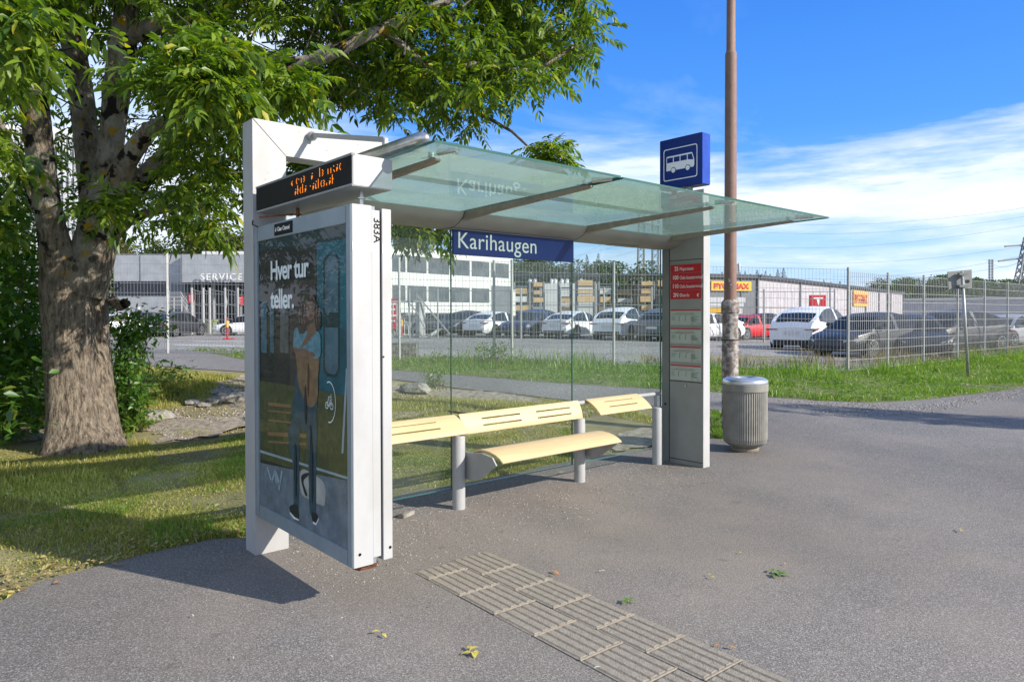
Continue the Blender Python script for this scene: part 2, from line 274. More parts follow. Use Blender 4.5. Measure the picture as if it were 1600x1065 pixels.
class B:                                     # collects shapes into ONE mesh
    def __init__(s): s.v = []; s.f = []; s.sm = False
    def add(s, vs, fs):
        n = len(s.v); s.v += [tuple(map(float, v)) for v in vs]; s.f += [tuple(i+n for i in f) for f in fs]; return s
    def box(s, a, b, bev=0.0):
        x0, y0, z0 = a; x1, y1, z1 = b
        if bev <= 0:
            return s.add([(x0, y0, z0), (x1, y0, z0), (x1, y1, z0), (x0, y1, z0), (x0, y0, z1), (x1, y0, z1), (x1, y1, z1), (x0, y1, z1)],
                         [(0, 3, 2, 1), (4, 5, 6, 7), (0, 1, 5, 4), (1, 2, 6, 5), (2, 3, 7, 6), (3, 0, 4, 7)])
        bm = bmesh.new(); bmesh.ops.create_cube(bm, size=1)
        for v in bm.verts: v.co = Vector(((x0+x1)/2+v.co.x*(x1-x0), (y0+y1)/2+v.co.y*(y1-y0), (z0+z1)/2+v.co.z*(z1-z0)))
        bmesh.ops.bevel(bm, geom=bm.edges[:], offset=bev, segments=2, affect='EDGES'); bm.verts.index_update()
        s.add([v.co for v in bm.verts], [tuple(v.index for v in f.verts) for f in bm.faces]); bm.free(); return s
    def prism(s, poly, ax, t0, t1):            # polygon in the two other axes extruded along ax
        n = len(poly)
        def P(p, t):
            a, b = p
            return {0: (t, a, b), 1: (a, t, b), 2: (a, b, t)}[ax]
        return s.add([P(p, t0) for p in poly]+[P(p, t1) for p in poly], [tuple(range(n))[::-1], tuple(range(n, 2*n))]+[(i, (i+1) % n, n+(i+1) % n, n+i) for i in range(n)])
    def bar(s, p, q, w, h=None, up=(0, 0, 1)):
        p = Vector(p); q = Vector(q); h = h or w; d = (q-p).normalized(); u = Vector(up)
        if abs(d.dot(u)) > 0.98: u = Vector((1, 0, 0))
        a = d.cross(u).normalized()*w/2; b = a.cross(d).normalized()*h/2
        return s.add([p-a-b, p+a-b, p+a+b, p-a+b, q-a-b, q+a-b, q+a+b, q-a+b], [(0, 1, 2, 3), (7, 6, 5, 4), (0, 4, 5, 1), (1, 5, 6, 2), (2, 6, 7, 3), (3, 7, 4, 0)])
    def tube(s, pts, rs, n=12, cap=True):
        pts = [Vector(p) for p in pts]; rs = rs if isinstance(rs, (list, tuple)) else [rs]*len(pts); base = len(s.v)
        ref = Vector((0.13, 0.31, 0.94))
        for i, p in enumerate(pts):
            d = (pts[min(i+1, len(pts)-1)]-pts[max(i-1, 0)]).normalized()
            if abs(d.dot(ref)) > 0.97: rr = Vector((1, 0.1, 0))
            else: rr = ref
            a = d.cross(rr).normalized()
            b = d.cross(a)
            for k in range(n):
                t = 2*math.pi*k/n; s.v.append(tuple(p+a*math.cos(t)*rs[i]+b*math.sin(t)*rs[i]))
        for i in range(len(pts)-1):
            for k in range(n):
                s.f.append((base+i*n+k, base+i*n+(k+1) % n, base+(i+1)*n+(k+1) % n, base+(i+1)*n+k))
        if cap: s.f.append(tuple(base+k for k in range(n))[::-1]); e = base+(len(pts)-1)*n; s.f.append(tuple(e+k for k in range(n)))
        return s
    def lathe(s, c, prof, n=32):               # prof: (r, z)
        base = len(s.v)
        for r, z in prof:
            for k in range(n): t = 2*math.pi*k/n; s.v.append((c[0]+r*math.cos(t), c[1]+r*math.sin(t), c[2]+z))
        for i in range(len(prof)-1):
            for k in range(n): s.f.append((base+i*n+k, base+i*n+(k+1) % n, base+(i+1)*n+(k+1) % n, base+(i+1)*n+k))
        return s
    def obj(s, name, m, parent=None, smooth=False, auto=False):
        o = mesh_obj(name, s.v, s.f, m, parent)
        if smooth or auto:
            o.data.polygons.foreach_set('use_smooth', np.ones(len(o.data.polygons), bool))
            if auto: o.data.set_sharp_from_angle(angle=rad(38))
        return o
def text_obj(name, body, size, M4, m, parent=None, ext=0.001, align='LEFT', sx=1.0, space=1.0, off=0.0):
    c = bpy.data.curves.new('t', 'FONT'); c.body = body; c.size = size; c.extrude = ext; c.align_x = align; c.space_character = space; c.offset = off
    t = bpy.data.objects.new('t', c); COL.objects.link(t); dg = bpy.context.evaluated_depsgraph_get()
    me = bpy.data.meshes.new_from_object(t.evaluated_get(dg)); bpy.data.objects.remove(t)
    me.transform(Matrix.Diagonal((sx, 1, 1, 1))); me.transform(M4); me.materials.clear(); me.materials.append(m)
    o = bpy.data.objects.new(name, me); COL.objects.link(o)
    if parent: o.parent = parent; o.matrix_parent_inverse = Matrix.Translation(-parent.location)
    return o
def frame(o, xa, ya):                          # 4x4 from origin and two axes
    xa = Vector(xa).normalized(); ya = Vector(ya).normalized(); za = xa.cross(ya)
    return Matrix([[xa.x, ya.x, za.x, o[0]], [xa.y, ya.y, za.y, o[1]], [xa.z, ya.z, za.z, o[2]], [0, 0, 0, 1]])
FRONT = ((1, 0, 0), (0, 0, 1))                 # reads from -Y
LEFTF = ((0, -1, 0), (0, 0, 1))                # reads from -X
def copy_tree(o, parent=None):
    c = o.copy(); COL.objects.link(c)
    if parent: c.parent = parent
    for ch in list(o.children): copy_tree(ch, c)
    return c

# ---------------------------------------------------------------- ground sheets
def grid_ground():
    ds = np.concatenate([np.arange(-12, 26, 0.5), np.arange(26, 80, 3), [90, 110, 150, 220, 350, 600, 1100, 2500]])
    rs = np.concatenate([[-2600, -1100, -500, -250, -120, -70, -45], np.arange(-32, 32, 0.5), [45, 70, 120, 250, 500, 1100, 2600]])
    D, Rr = np.meshgrid(ds, rs, indexing='ij'); X = CP[0]+Fh[0]*D+Rh[0]*Rr; Y = CP[1]+Fh[1]*D+Rh[1]*Rr
    V = np.stack([X, Y, terr(X, Y)-0.012], -1).reshape(-1, 3); n, m = D.shape
    I = np.arange(n*m).reshape(n, m); F = np.stack([I[:-1, :-1], I[:-1, 1:], I[1:, 1:], I[1:, :-1]], -1).reshape(-1, 4)
    return tag(mesh_obj('ground', V, F[:, ::-1].copy(), M_lawn, smooth=True), kind='structure')
grid_ground()
def in_poly(px, py, poly):
    inside = np.zeros(px.shape, bool); n = len(poly); j = n-1
    for i in range(n):
        xi, yi = poly[i]; xj, yj = poly[j]
        c = ((yi > py) != (yj > py)) & (px < (xj-xi)*(py-yi)/(yj-yi+1e-12)+xi); inside ^= c; j = i
    return inside
def jag(poly, step, amp, seed=1):
    r = random.Random(seed); out = []
    for i in range(len(poly)):
        a = Vector(poly[i]); b = Vector(poly[(i+1) % len(poly)]); L_ = (b-a).length; n = max(1, int(L_/step)) if L_ < 60 else 1
        nrm = Vector((-(b-a).y, (b-a).x)).normalized() if L_ > 0 else Vector((0, 0))
        for k in range(n):
            p = a+(b-a)*k/n; out.append(tuple(p+nrm*r.uniform(-amp, amp)*(1 if n > 1 else 0)))
    return out
def drape(name, poly, step, off, m, bump=None, label=None):
    pts = [Vector(p) for p in poly]; P = np.array(poly); x0, y0 = P.min(0); x1, y1 = P.max(0)
    gx, gy = np.meshgrid(np.arange(x0, x1, step), np.arange(y0, y1, step)); gx = gx.ravel(); gy = gy.ravel()
    k = in_poly(gx, gy, poly); gx = gx[k]; gy = gy[k]
    allp = pts+[Vector((float(a), float(b))) for a, b in zip(gx, gy)]; n = len(pts)
    v, e, f, *_ = delaunay_2d_cdt(allp, [(i, (i+1) % n) for i in range(n)], [], 1, 1e-5)
    A = np.array([(q.x, q.y) for q in v]); z = terr(A[:, 0], A[:, 1])+off
    if bump is not None: z = z+bump(A[:, 0], A[:, 1])
    V = np.column_stack([A, z]); return tag(mesh_obj(name, V, [tuple(t) for t in f], m, smooth=True), kind='structure')
def PX(*q): return [tuple(gt(x, y)[:2]) for x, y in q]
plaza_edge = PX((0, 940), (60, 908), (160, 882), (240, 862), (330, 842), (400, 838), (470, 815), (560, 792), (640, 768), (760, 748), (880, 722), (960, 708), (1040, 696), (1118, 684), (1150, 672), (1122, 640), (1060, 637))
far_path = PX((960, 630), (897, 626), (800, 614), (713, 606), (613, 592), (500, 586), (390, 581), (235, 571), (100, 566), (0, 562), (-400, 560), (-400, 547), (0, 549), (230, 553), (390, 563), (613, 578), (760, 589), (840, 596), (960, 604), (1112, 612), (1200, 620))
right_edge = PX((1280, 626), (1360, 629), (1440, 625), (1520, 616), (1600, 605), (1700, 592), (1900, 570))
plaza = plaza_edge + PX((1200, 620)) + right_edge + [dr(30, 60), dr(-10, 60), dr(-11, -9), dr(2, -5)]
drape('plaza_asphalt', jag(plaza, 0.22, 0.022, 3), 1.2, 0.0, M_plaza)
drape('footpath', jag([plaza_edge[-1]]+far_path, 0.3, 0.02, 4), 1.0, 0.0, M_path)
# lot behind the fence
lot = [tuple(pd(-260, 20.4)[:2]), tuple(pd(600, 20.2)[:2]), tuple(pd(900, 19.9)[:2]), tuple(pd(1330, 19.8)[:2]), dr(27.5, 19.0), dr(45, 44), dr(85, 100), dr(140, 100), dr(140, -100), dr(40, -60)]
drape('parking_lot', jag(lot, 0.5, 0.08, 5), 2.5, 0.0, M_lot)
# paint lines in the lot
def lot_line(a, b, w, nm):
    a = Vector(a[:2]); b = Vector(b[:2]); n = Vector((-(b-a).y, (b-a).x)).normalized()*w/2
    drape(nm, [tuple(a-n), tuple(b-n), tuple(b+n), tuple(a+n)], 1.0, 0.006, M_signw)
lot_line(pd(270, 33), pd(388, 30.5), 0.25, 'lane_marking'); lot_line(pd(300, 38), pd(388, 36.5), 0.25, 'lane_marking')
# gravel and rock slope between lawn and path
def gb(x, y):
    return 0.03*np.sin(x*2.3+1)*np.sin(y*1.9+x)+RNG.uniform(-0.011, 0.011, x.shape)+0.004
grv = PX((255, 690), (232, 668), (262, 640), (330, 622), (338, 596), (390, 588), (500, 592), (613, 597), (700, 607), (790, 618), (880, 632), (930, 644), (900, 662), (800, 656), (700, 640), (640, 652), (560, 668), (470, 680), (390, 668), (330, 684))
drape('gravel_slope', jag(grv, 0.12, 0.10, 6), 0.11, 0.0, M_gravel, gb)
grv2 = PX((930, 690), (985, 672), (1034, 662), (1034, 694), (960, 706))
drape('gravel_patch', jag(grv2, 0.15, 0.05, 7), 0.12, 0.012, M_gravel)

# ---------------------------------------------------------------- tactile paving strip
def paving():
    b = B(); u = Vector((-0.033, -1, 0)).normalized(); v = Vector((1, -0.033, 0)).normalized(); o = Vector((0.612, -0.965, 0.004))
    for c in range(2):
        for k in range(-1, 10):
            s0 = k*0.322+(0.16 if c == 0 else 0.0)-(0.02 if c else 0)
            s1 = s0+0.318
            if s0 < 0: s0 = 0.0
            if s1-s0 < 0.05: continue
            t0 = c*0.292+0.003; t1 = t0+0.286
            if c: s0 -= 0.03 if k <= 0 else 0
            # slab base and ribs with rounded tops
            zc = random.uniform(-0.002, 0.002)
            def P(s, t, z): return o+u*s+v*t+Vector((0, 0, z))
            b.add([P(s0, t0, zc), P(s1, t0, zc), P(s1, t1, zc), P(s0, t1, zc)], [(0, 1, 2, 3)])
            for i in range(5):
                c0 = t0+0.012+i*0.0555
                a0, a1, a2, a3 = c0-0.004, c0+0.004, c0+0.040, c0+0.048; e0 = s0+0.006; e1 = s1-0.014; z1 = zc+0.0065
                b.add([P(e0, a0, zc), P(e0, a3, zc), P(e1, a3, zc), P(e1, a0, zc), P(e0+.004, a1, z1), P(e0+.004, a2, z1), P(e1-.004, a2, z1), P(e1-.004, a1, z1)],
                      [(4, 7, 6, 5), (0, 4, 5, 1), (1, 5, 6, 2), (2, 6, 7, 3), (3, 7, 4, 0)])
            b.add([P(s1-0.012, t0, zc), P(s1-0.012, t1, zc), P(s1, t1, zc), P(s1, t0, zc), P(s1-0.010, t0, zc+.0055), P(s1-0.010, t1, zc+.0055), P(s1-.002, t1, zc+.0055), P(s1-.002, t0, zc+.0055)],
                  [(4, 7, 6, 5), (0, 4, 5, 1), (1, 5, 6, 2), (2, 6, 7, 3), (3, 7, 4, 0)])
    ob = b.obj('tactile_paving', M_pave); bm = bmesh.new(); bm.from_mesh(ob.data); bmesh.ops.recalc_face_normals(bm, faces=bm.faces); bm.to_mesh(ob.data); bm.free()
    tag(ob, kind='structure')
paving()

# ---------------------------------------------------------------- bus shelter
def shelter():
    t = thing('bus_shelter', 'grey metal bus shelter with green tinted glass canopy and glass back wall', 'bus shelter', (0, 0, 0))
    # rear left post with mitred joint to the beam
    B().prism([(0, 0), (0.227, 0), (0.227, 2.655), (0.0, 2.871)], 1, 0.0, 0.17).obj('corner_post', M_alu, t)
    bb = B().prism([(0.004, 2.875), (0.229, 2.659), (4.5, 2.659), (4.5, 2.875)], 1, 0.0, 0.17); bm = bb.obj('top_beam', M_alu, t)
    hb = B()
    rr = random.Random(3)
    for _ in range(26):
        x = rr.uniform(0.03, 0.21); z = rr.choice([rr.uniform(2.1, 2.6), rr.uniform(0.4, 2.5)])
        if rr.random() < 0.45: x = rr.uniform(0.3, 1.0); z = rr.uniform(2.68, 2.86)
        r_ = rr.uniform(0.0018, 0.0045); hb.prism([(x+r_*math.cos(a), z+r_*math.sin(a)) for a in np.linspace(0, 5.2, 6)], 1, -0.0015, -0.0005)
    hb.obj('paint_chips', M_greyd, t)
    # long rounded soffit beam
    prof = [(0.17, 2.395), (0.17, 2.30), (0.15, 2.285), (0.02, 2.285), (-0.05, 2.295), (-0.11, 2.32), (-0.155, 2.355), (-0.18, 2.392)]
    B().prism(prof, 0, 0.24, 4.497).obj('soffit_beam', M_greyp, t, auto=True)
    for x in (1.60, 3.02): B().prism([(y, z-0.0015) for y, z in prof[2:]]+[(y, z+0.002) for y, z in prof[2:]][::-1], 0, x, x+0.006).obj('soffit_joint', M_dark, t)
    for x in (1.98, 2.62, 3.6): B().box((x, 0.015, 2.279), (x+0.42, 0.12, 2.2835)).obj('soffit_cover', M_greyp, t)
    # canopy panes (two) with small slope to the front
    def pane(x0, x1, dz):
        b = B(); y0, y1 = -0.02, -1.72; z0, z1 = 2.404+dz, 2.437+dz; th = 0.012
        o = b.add([(x0, y0, z0), (x1, y0, z0), (x1, y1, z1), (x0, y1, z1)], [(0, 3, 2, 1)]).obj('canopy_pane', M_canopy, t)
        e = B(); s_ = 0.010
        for (a, c) in (((x0, y1, z1), (x1, y1, z1)), ((x0, y0, z0), (x0, y1, z1)), ((x1, y0, z0), (x1, y1, z1))): e.bar(a, c, 0.004, 0.013)
        e.obj('pane_edge', M_edge, o)
    pane(0.25, 1.655, 0.006); pane(1.675, 4.47, 0.0)
    for x in (0.43, 1.64, 3.04, 4.30):
        b = B(); b.prism([(-0.12, 2.335), (-0.5, 2.362), (-1.44, 2.405), (-1.475, 2.413), (-1.475, 2.424), (-0.12, 2.398)], 0, x-0.028, x+0.028)
        r = b.obj('canopy_rib', M_rib, t)
        c = B().tube([(x, -1.43, 2.436), (x, -1.43, 2.462)], 0.02, 12); c.tube([(x-0.0, -1.66, 2.437), (x, -1.5, 2.453)], [0.012, 0.02], 8); c.obj('clamp', M_chrome, r)
    # front lamp tube on the left canopy edge and tie rod
    B().tube([(0.31, -0.12, 2.495), (0.31, -1.50, 2.497), (0.31, -1.545, 2.497), (0.31, -1.57, 2.497)], [0.042, 0.042, 0.036, 0.015], 20).obj('lamp_tube', M_steel, t, smooth=True)
    rd = B().bar((0.40, -0.03, 2.822), (0.385, -1.02, 2.602), 0.022, 0.03).tube([(0.40, 0.0, 2.815), (0.40, -0.03, 2.822), (0.40, -0.05, 2.80)], 0.028, 10)
    o = rd.obj('tie_rod', M_greyp, t); B().box((0.375, -1.035, 2.555), (0.40, -1.0, 2.61), 0.003).obj('rod_bracket', M_white, o)
    # glass back wall
    for i, (x0, x1) in enumerate(((0.235, 1.685), (1.695, 3.115), (3.125, 4.49))):
        g = B().box((x0, 0.125, 0.15), (x1, 0.133, 2.283)).obj('wall_pane', M_wall, t)
        e = B().box((x0-0.001, 0.122, 0.143), (x1+0.001, 0.136, 0.149)); e.box((x1+0.001, 0.122, 0.143), (x1+0.006, 0.136, 2.283)); e.obj('pane_edge', M_edge, g)
    # right end column, wide face towards the left
    c = B().prism([(0.11, 0), (-0.405, 0), (-0.405, 2.875), (0.11, 2.875)], 0, 4.502, 4.613); col = c.obj('end_column', M_greyp, t)
    B().box((4.496, -0.413, 0.0), (4.612, -0.406, 2.875), 0.002).obj('front_strip', M_white, col)
    B().box((4.4985, 0.018, 0.0), (4.5015, 0.112, 2.28)).obj('rear_strip', M_greyd, col)
    d = B()
    for z in (0.045, 0.875, 2.155): d.box((4.4975, -0.40, z), (4.5015, 0.012, z+0.006))
    d.box((4.4975, 0.012, 0.0), (4.5015, 0.018, 2.3)); d.obj('column_joint', M_dark, col)
    B().tube([(4.502, -0.195, 0.835), (4.488, -0.195, 0.835)], 0.012, 12).obj('lock', M_steel, col)
    B().tube([(4.502, 0.065, 0.62), (4.49, 0.065, 0.62)], 0.012, 12).obj('bolt', M_dark, col)
    # timetable case on the column
    tt = B().box((4.494, -0.396, 0.893), (4.4975, 0.006, 2.125)).obj('timetable', M_greyp, t); tt['label'] = 'tall timetable panel with red route headers and four small maps'
    L_ = [2.112, 2.020, 1.928, 1.836, 1.744]
    for i in range(4): B().box((4.490, -0.385, L_[i+1]+0.004), (4.4935, -0.004, L_[i])).obj('route_header', M_red, tt)
    for i, (n, w) in enumerate((('25', 'Majorstuen'), ('100', 'Oslo bussterminal'), ('110', 'Oslo bussterminal'), ('2N', 'Østerås'))):
        z = L_[i+1]+0.028
        text_obj('lettering', n, 0.062, frame((4.4885, -0.108, z), *LEFTF), M_signw, tt, 0.0006, 'RIGHT', 0.85, off=0.001)
        text_obj('lettering', w, 0.052, frame((4.4885, -0.122, z), *LEFTF), M_signw, tt, 0.0006, 'LEFT', 0.74)
    mo = B()
    for k in range(14):
        a0 = rad(60+k*15); a1 = rad(60+(k+1)*15); c0 = (-0.355, 1.786)
        f = lambda a, r_, ox=0: (c0[0]-r_*math.cos(a)-ox, c0[1]+r_*math.sin(a))
        mo.prism([f(a0, 0.017), f(a1, 0.017), f(a1, 0.012, 0.008), f(a0, 0.012, 0.008)], 0, 4.4880, 4.4895)
    mo.obj('moon_symbol', M_signw, tt)
    zs = [1.640, 1.445, 1.250, 1.055]
    rr = random.Random(9)
    for z in zs:
        p = B().box((4.491, -0.388, z-0.165), (4.4935, -0.004, z)).obj('timetable_sheet', M_paper, tt)
        B().box((4.489, -0.386, z-0.016), (4.4905, -0.006, z-0.002)).obj('red_bar', M_red, tt)
        k = B(); x0, x1 = 4.4890, 4.4905
        def ln(ya, za, yb, zb, w=0.0022): k.bar((x0, ya, za), (x0, yb, zb), 0.001, w, up=(0, 0.2, 1))
        y1 = rr.uniform(-0.10, -0.04); ln(-0.02, z-0.055, -0.32, z-0.055); ln(y1, z-0.055, y1-0.025, z-0.038); ln(y1-0.025, z-0.038, -0.30, z-0.037)
        for yy in (-0.11-rr.uniform(0, 0.02), -0.19-rr.uniform(0, 0.03)):
            ln(yy, z-0.072, yy, z-0.125, 0.004); ln(yy, z-0.072, yy-0.025, z-0.068)
        for q in range(6): ln(-0.265, z-0.078-q*0.010, -0.265-rr.uniform(0.04, 0.1), z-0.078-q*0.010, 0.004)
        for q in range(4): ln(-0.02, z-0.08-q*0.011, -0.02-rr.uniform(0.03, 0.06), z-0.08-q*0.011, 0.0025)
        ln(-0.265, z-0.15, -0.295, z-0.15, 0.004); ln(-0.335, z-0.15, -0.38, z-0.15, 0.004)
        k.obj('printed_lines', M_ink, tt)
        rl = B().bar((4.4888, -0.06, z-0.052), (4.4888, -0.30, z-0.052), 0.0008, 0.002); rl.obj('route_line', M_red, tt)
shelter()

# advert panel
def advert():
    X = 0.014; t = thing('advert_panel', 'tall lit-box advertising panel with a woman on its poster at the shelter end', 'advertising panel', (0.12, -0.65, 0.26))
    body = B().box((0.020, -1.305, 0.262), (0.150, -0.003, 2.158)).obj('case', M_panel, t)
    fr = B(); y0, y1, z0, z1 = -0.003, -1.308, 0.262, 2.158; a, bt, tp = 0.050, 0.085, 0.095
    fr.box((0.006, y1, z0), (0.0195, y1+a, z1), 0.003); fr.box((0.006, y0-a, z0), (0.0195, y0, z1), 0.003)
    fr.box((0.0065, y1+a, z0), (0.0195, y0-a, z0+bt), 0.003); fr.box((0.0065, y1+a, z1-tp), (0.0195, y0-a, z1), 0.003); fr.obj('door_frame', M_panel, t)
    B().box((0.012, -1.3135, 0.262), (0.128, -1.3055, 2.160), 0.002).obj('edge_strip', M_white, t)
    B().box((0.128, -1.3115, 0.295), (0.176, -1.302, 2.138), 0.001).obj('inner_strip', M_white, t)
    B().box((0.176, -1.300, 0.29), (0.189, -0.01, 2.13)).obj('dark_gap', M_dark, t)
    B().box((0.189, -1.3135, 0.268), (0.246, -0.005, 2.150), 0.002).obj('rear_case', M_white, t)
    for x, z, r_ in ((0.047, 0.33, 0.008), (0.230, 0.33, 0.008), (0.194, 1.36, 0.005)): B().tube([(x, -1.3135, z), (x, -1.3165, z)], r_, 10).obj('screw', M_black, t)
    B().prism([(-1.29, 0.262), (-1.27, 0.225), (-1.20, 0.215), (-1.17, 0.262)], 0, 0.07, 0.17).obj('rusty_lug', M_rust, t)
    # number and blank stickers (codes left out)
    text_obj('number', '383A', 0.062, frame((0.141, -1.3125, 2.10), (0, 0, -1), (1, 0, 0)), M_black, t, 0.0005, off=0.0005)
    for x0, x1, z in ((0.014, 0.127, 1.915), (0.191, 0.245, 1.91)): B().box((x0, -1.3150, z), (x1, -1.3138, z+0.05)).obj('sticker', M_signw, t)
    mp = B().box((0.0030, -0.60, 2.075), (0.0060, -0.335, 2.146), 0.001).obj('name_plate', M_black, t)
    text_obj('lettering', 'Clear Channel', 0.036, frame((0.0025, -0.385, 2.100), *LEFTF), M_signw, t, 0.0004, 'LEFT', 0.85, off=0.0008)
    lg = B()
    for q in range(3): lg.bar((0.0025, -0.350-q*0.008, 2.10), (0.0025, -0.362-q*0.004, 2.123), 0.0006, 0.005)
    lg.obj('logo', M_signw, t)
    # poster, layered flat colour sheets (printed artwork)
    py0, py1, pz0, pz1 = -0.05, -1.262, 0.345, 2.066
    def pm(n, c, c2=None, sc=3): k_ = 0.95; return mat('print_'+n, tuple(q*k_*0.7 for q in c), 0.6, col2=tuple(q*k_ for q in (c2 or c)), scale=sc*2.5, lo=0.3, hi=0.7, detail=9)
    poster = B().box((0.0188, py1, pz0), (0.0196, py0, pz1)).obj('poster', pm('dark', (0.004, 0.003, 0.004), (0.018, 0.011, 0.010), 2.2), t); poster['label'] = 'poster of a woman by a train reading Hver tur teller.'
    lay = [0]
    def sheet(n, pts, m, px=True):
        lay[0] += 1; x = 0.0186-lay[0]*0.00018
        if n in ('bag', 'leg', 'shoe', 'thigh', 'vest', 'shirt', 'arm', 'neck', 'hair', 'face', 'shade', 'bag_strap', 'hand'):
            c_ = np.array(pts, float); m_ = len(c_); pts = [tuple(0.5*((2*c_[i])+(-c_[i-1]+c_[(i+1) % m_])*t_+(2*c_[i-1]-5*c_[i]+4*c_[(i+1) % m_]-c_[(i+2) % m_])*t_*t_+(-c_[i-1]+3*c_[i]-3*c_[(i+1) % m_]+c_[(i+2) % m_])*t_**3)) for i in range(m_) for t_ in (0, 0.25, 0.5, 0.75)]
        q = [gX(a, b_, X)[1:] for a, b_ in pts] if px else pts
        q = [(min(py0, max(py1, a)), min(pz1, max(pz0, b_))) for a, b_ in q]
        B().add([(x, a, b_) for a, b_ in q], [tuple(range(len(q)))]).obj(n, m, poster)
    teal = pm('teal', (0.003, 0.06, 0.085), (0.004, 0.15, 0.20), 1.3); dteal = pm('deep_teal', (0.006, 0.03, 0.035)); win = pm('window', (0.05, 0.11, 0.15), (0.08, 0.16, 0.2))
    brown = pm('brown', (0.05, 0.03, 0.028)); pave = pm('pavement', (0.13, 0.16, 0.19), (0.19, 0.22, 0.26), 5); wood = pm('bench', (0.30, 0.15, 0.06)); olive = pm('olive', (0.05, 0.055, 0.015), (0.09, 0.09, 0.025), 9)
    sheet('train_side', [(494, 372), (550, 360), (550, 842), (494, 790)], teal)
    sheet('train_top', [(405, 371), (547, 341), (547, 372), (405, 392)], dteal)
    sheet('doorway', [(452, 440), (492, 436), (492, 740), (452, 700)], brown)
    sheet('window_frame', [(504, 404), (512, 397), (524, 396), (530, 404), (530, 580), (524, 590), (510, 588), (504, 578)], dteal)
    sheet('window_pane', [(507, 408), (513, 401), (523, 400), (527, 408), (527, 576), (522, 585), (512, 583), (507, 574)], win)
    sheet('window_bar', [(505, 488), (528, 488), (528, 512), (505, 511)], dteal)
    for a, b_ in ((407, 416), (421, 427), (437, 450)): sheet('window_strip', [(a, 472), (b_, 470), (b_, 552), (a, 550)], win if a != 437 else pm('grey', (0.10, 0.10, 0.10)))
    sheet('lower_side', [(405, 594), (548, 618), (548, 760), (405, 716)], olive)
    for z0_, dz in ((628, 5), (640, 2), (655, 2), (674, 6), (688, 3)): sheet('bench_board', [(418, z0_), (454+(z0_ > 660)*24, z0_+4), (454+(z0_ > 660)*24, z0_+4+dz), (418, z0_+dz)], wood)
    sheet('white_stripe', [(540, 575), (543, 575), (536, 708), (533, 708)], pm('pale', (0.35, 0.42, 0.45)))
    sheet('edge_stripe', [(405, 702), (547, 746), (547, 750), (405, 706)], pm('pale'  , (0.35, 0.42, 0.45)))
    sheet('pavement', [(405, 722), (548, 752), (548, 870), (405, 796)], pave)
    # bicycle mark in a ring
    cz = gX(514, 628, X)[1:]; ring = B(); rr_ = 0.085
    lay[0] += 1; xx = 0.0186-lay[0]*0.00018
    pr_ = lambda a, r_: (xx, cz[0]-r_*0.9*math.cos(a), cz[1]+r_*math.sin(a)*1.35)
    for k in range(20):
        a0 = rad(-100+k*10.5); a1 = rad(-100+(k+1)*10.5); ring.add([pr_(a0, rr_), pr_(a1, rr_), pr_(a1, rr_*0.94), pr_(a0, rr_*0.94)], [(0, 1, 2, 3)])
    for oy, r_ in ((0.028, 0.020), (-0.028, 0.020)):
        for k in range(12):
            a0 = rad(k*30); a1 = rad(k*30+30); f = lambda a, r2: (xx, cz[0]+oy-r2*math.cos(a), cz[1]-0.02+r2*math.sin(a)); ring.add([f(a0, r_), f(a1, r_), f(a1, r_*0.75), f(a0, r_*0.75)], [(0, 1, 2, 3)])
    for p, q in (((0.028, -0.02), (0.005, 0.03)), ((0.005, 0.03), (-0.025, 0.03)), ((-0.028, -0.02), (-0.022, 0.045)), ((0.005, 0.03), (-0.005, -0.02)), ((-0.005, -0.02), (0.028, -0.02)), ((-0.005, -0.02), (-0.024, 0.03))):
        ring.bar((xx, cz[0]+p[0], cz[1]+p[1]), (xx, cz[0]+q[0], cz[1]+q[1]), 0.0003, 0.004, up=(0, 0.3, 1))
    ring.obj('bicycle_symbol', M_signw, poster)
    # bag and woman
    bagm = pm('bag', (0.42, 0.38, 0.35), (0.5, 0.46, 0.43)); jean = pm('jeans', (0.02, 0.05, 0.075), (0.035, 0.08, 0.11), 6); skin = pm('skin', (0.22, 0.11, 0.07)); ves = pm('vest', (0.19, 0.10, 0.045), (0.27, 0.15, 0.07), 8); blue_ = pm('shirt', (0.09, 0.22, 0.28), (0.14, 0.30, 0.36), 6); hair = pm('hair', (0.03, 0.015, 0.01), (0.08, 0.04, 0.03), 12); shoe = pm('shoe', (0.01, 0.01, 0.012))
    sheet('bag', [(470, 735), (484, 737), (506, 755), (507, 787), (500, 788), (483, 780), (470, 768)], bagm)
    sheet('bag_strap', [(470, 745), (480, 738), (482, 742), (474, 752), (480, 772), (476, 772)], shoe)
    sheet('leg', [(457, 660), (469, 664), (467, 700), (467, 792), (459, 790), (458, 730), (452, 700), (450, 672)], jean)
    sheet('leg', [(480, 640), (494, 640), (494, 740), (493, 803), (484, 800), (482, 740), (481, 690)], jean)
    sheet('thigh', [(466, 575), (494, 575), (494, 650), (484, 676), (478, 676), (470, 668), (460, 672), (455, 655), (460, 610)], jean)
    sheet('shoe', [(453, 790), (464, 788), (467, 803), (466, 811), (460, 806), (453, 798)], shoe); sheet('shoe_sole', [(453, 799), (460, 807), (467, 811), (467, 813), (459, 810), (453, 802)], M_signw)
    sheet('shoe', [(487, 801), (494, 801), (497, 808), (494, 817), (489, 815)], shoe); sheet('shoe_sole', [(489, 814), (494, 817), (498, 808), (498, 811), (494, 820), (489, 817)], M_signw)
    sheet('vest', [(463, 540), (497, 548), (497, 590), (497, 615), (493, 630), (487, 636), (480, 632), (473, 618), (466, 598), (464, 570)], ves)
    sheet('shirt', [(462, 512), (476, 516), (498, 518), (501, 540), (500, 556), (490, 560), (478, 545), (460, 545), (459, 525)], blue_)
    sheet('arm', [(460, 543), (470, 545), (482, 548), (492, 552), (490, 558), (478, 556), (462, 553)], skin)
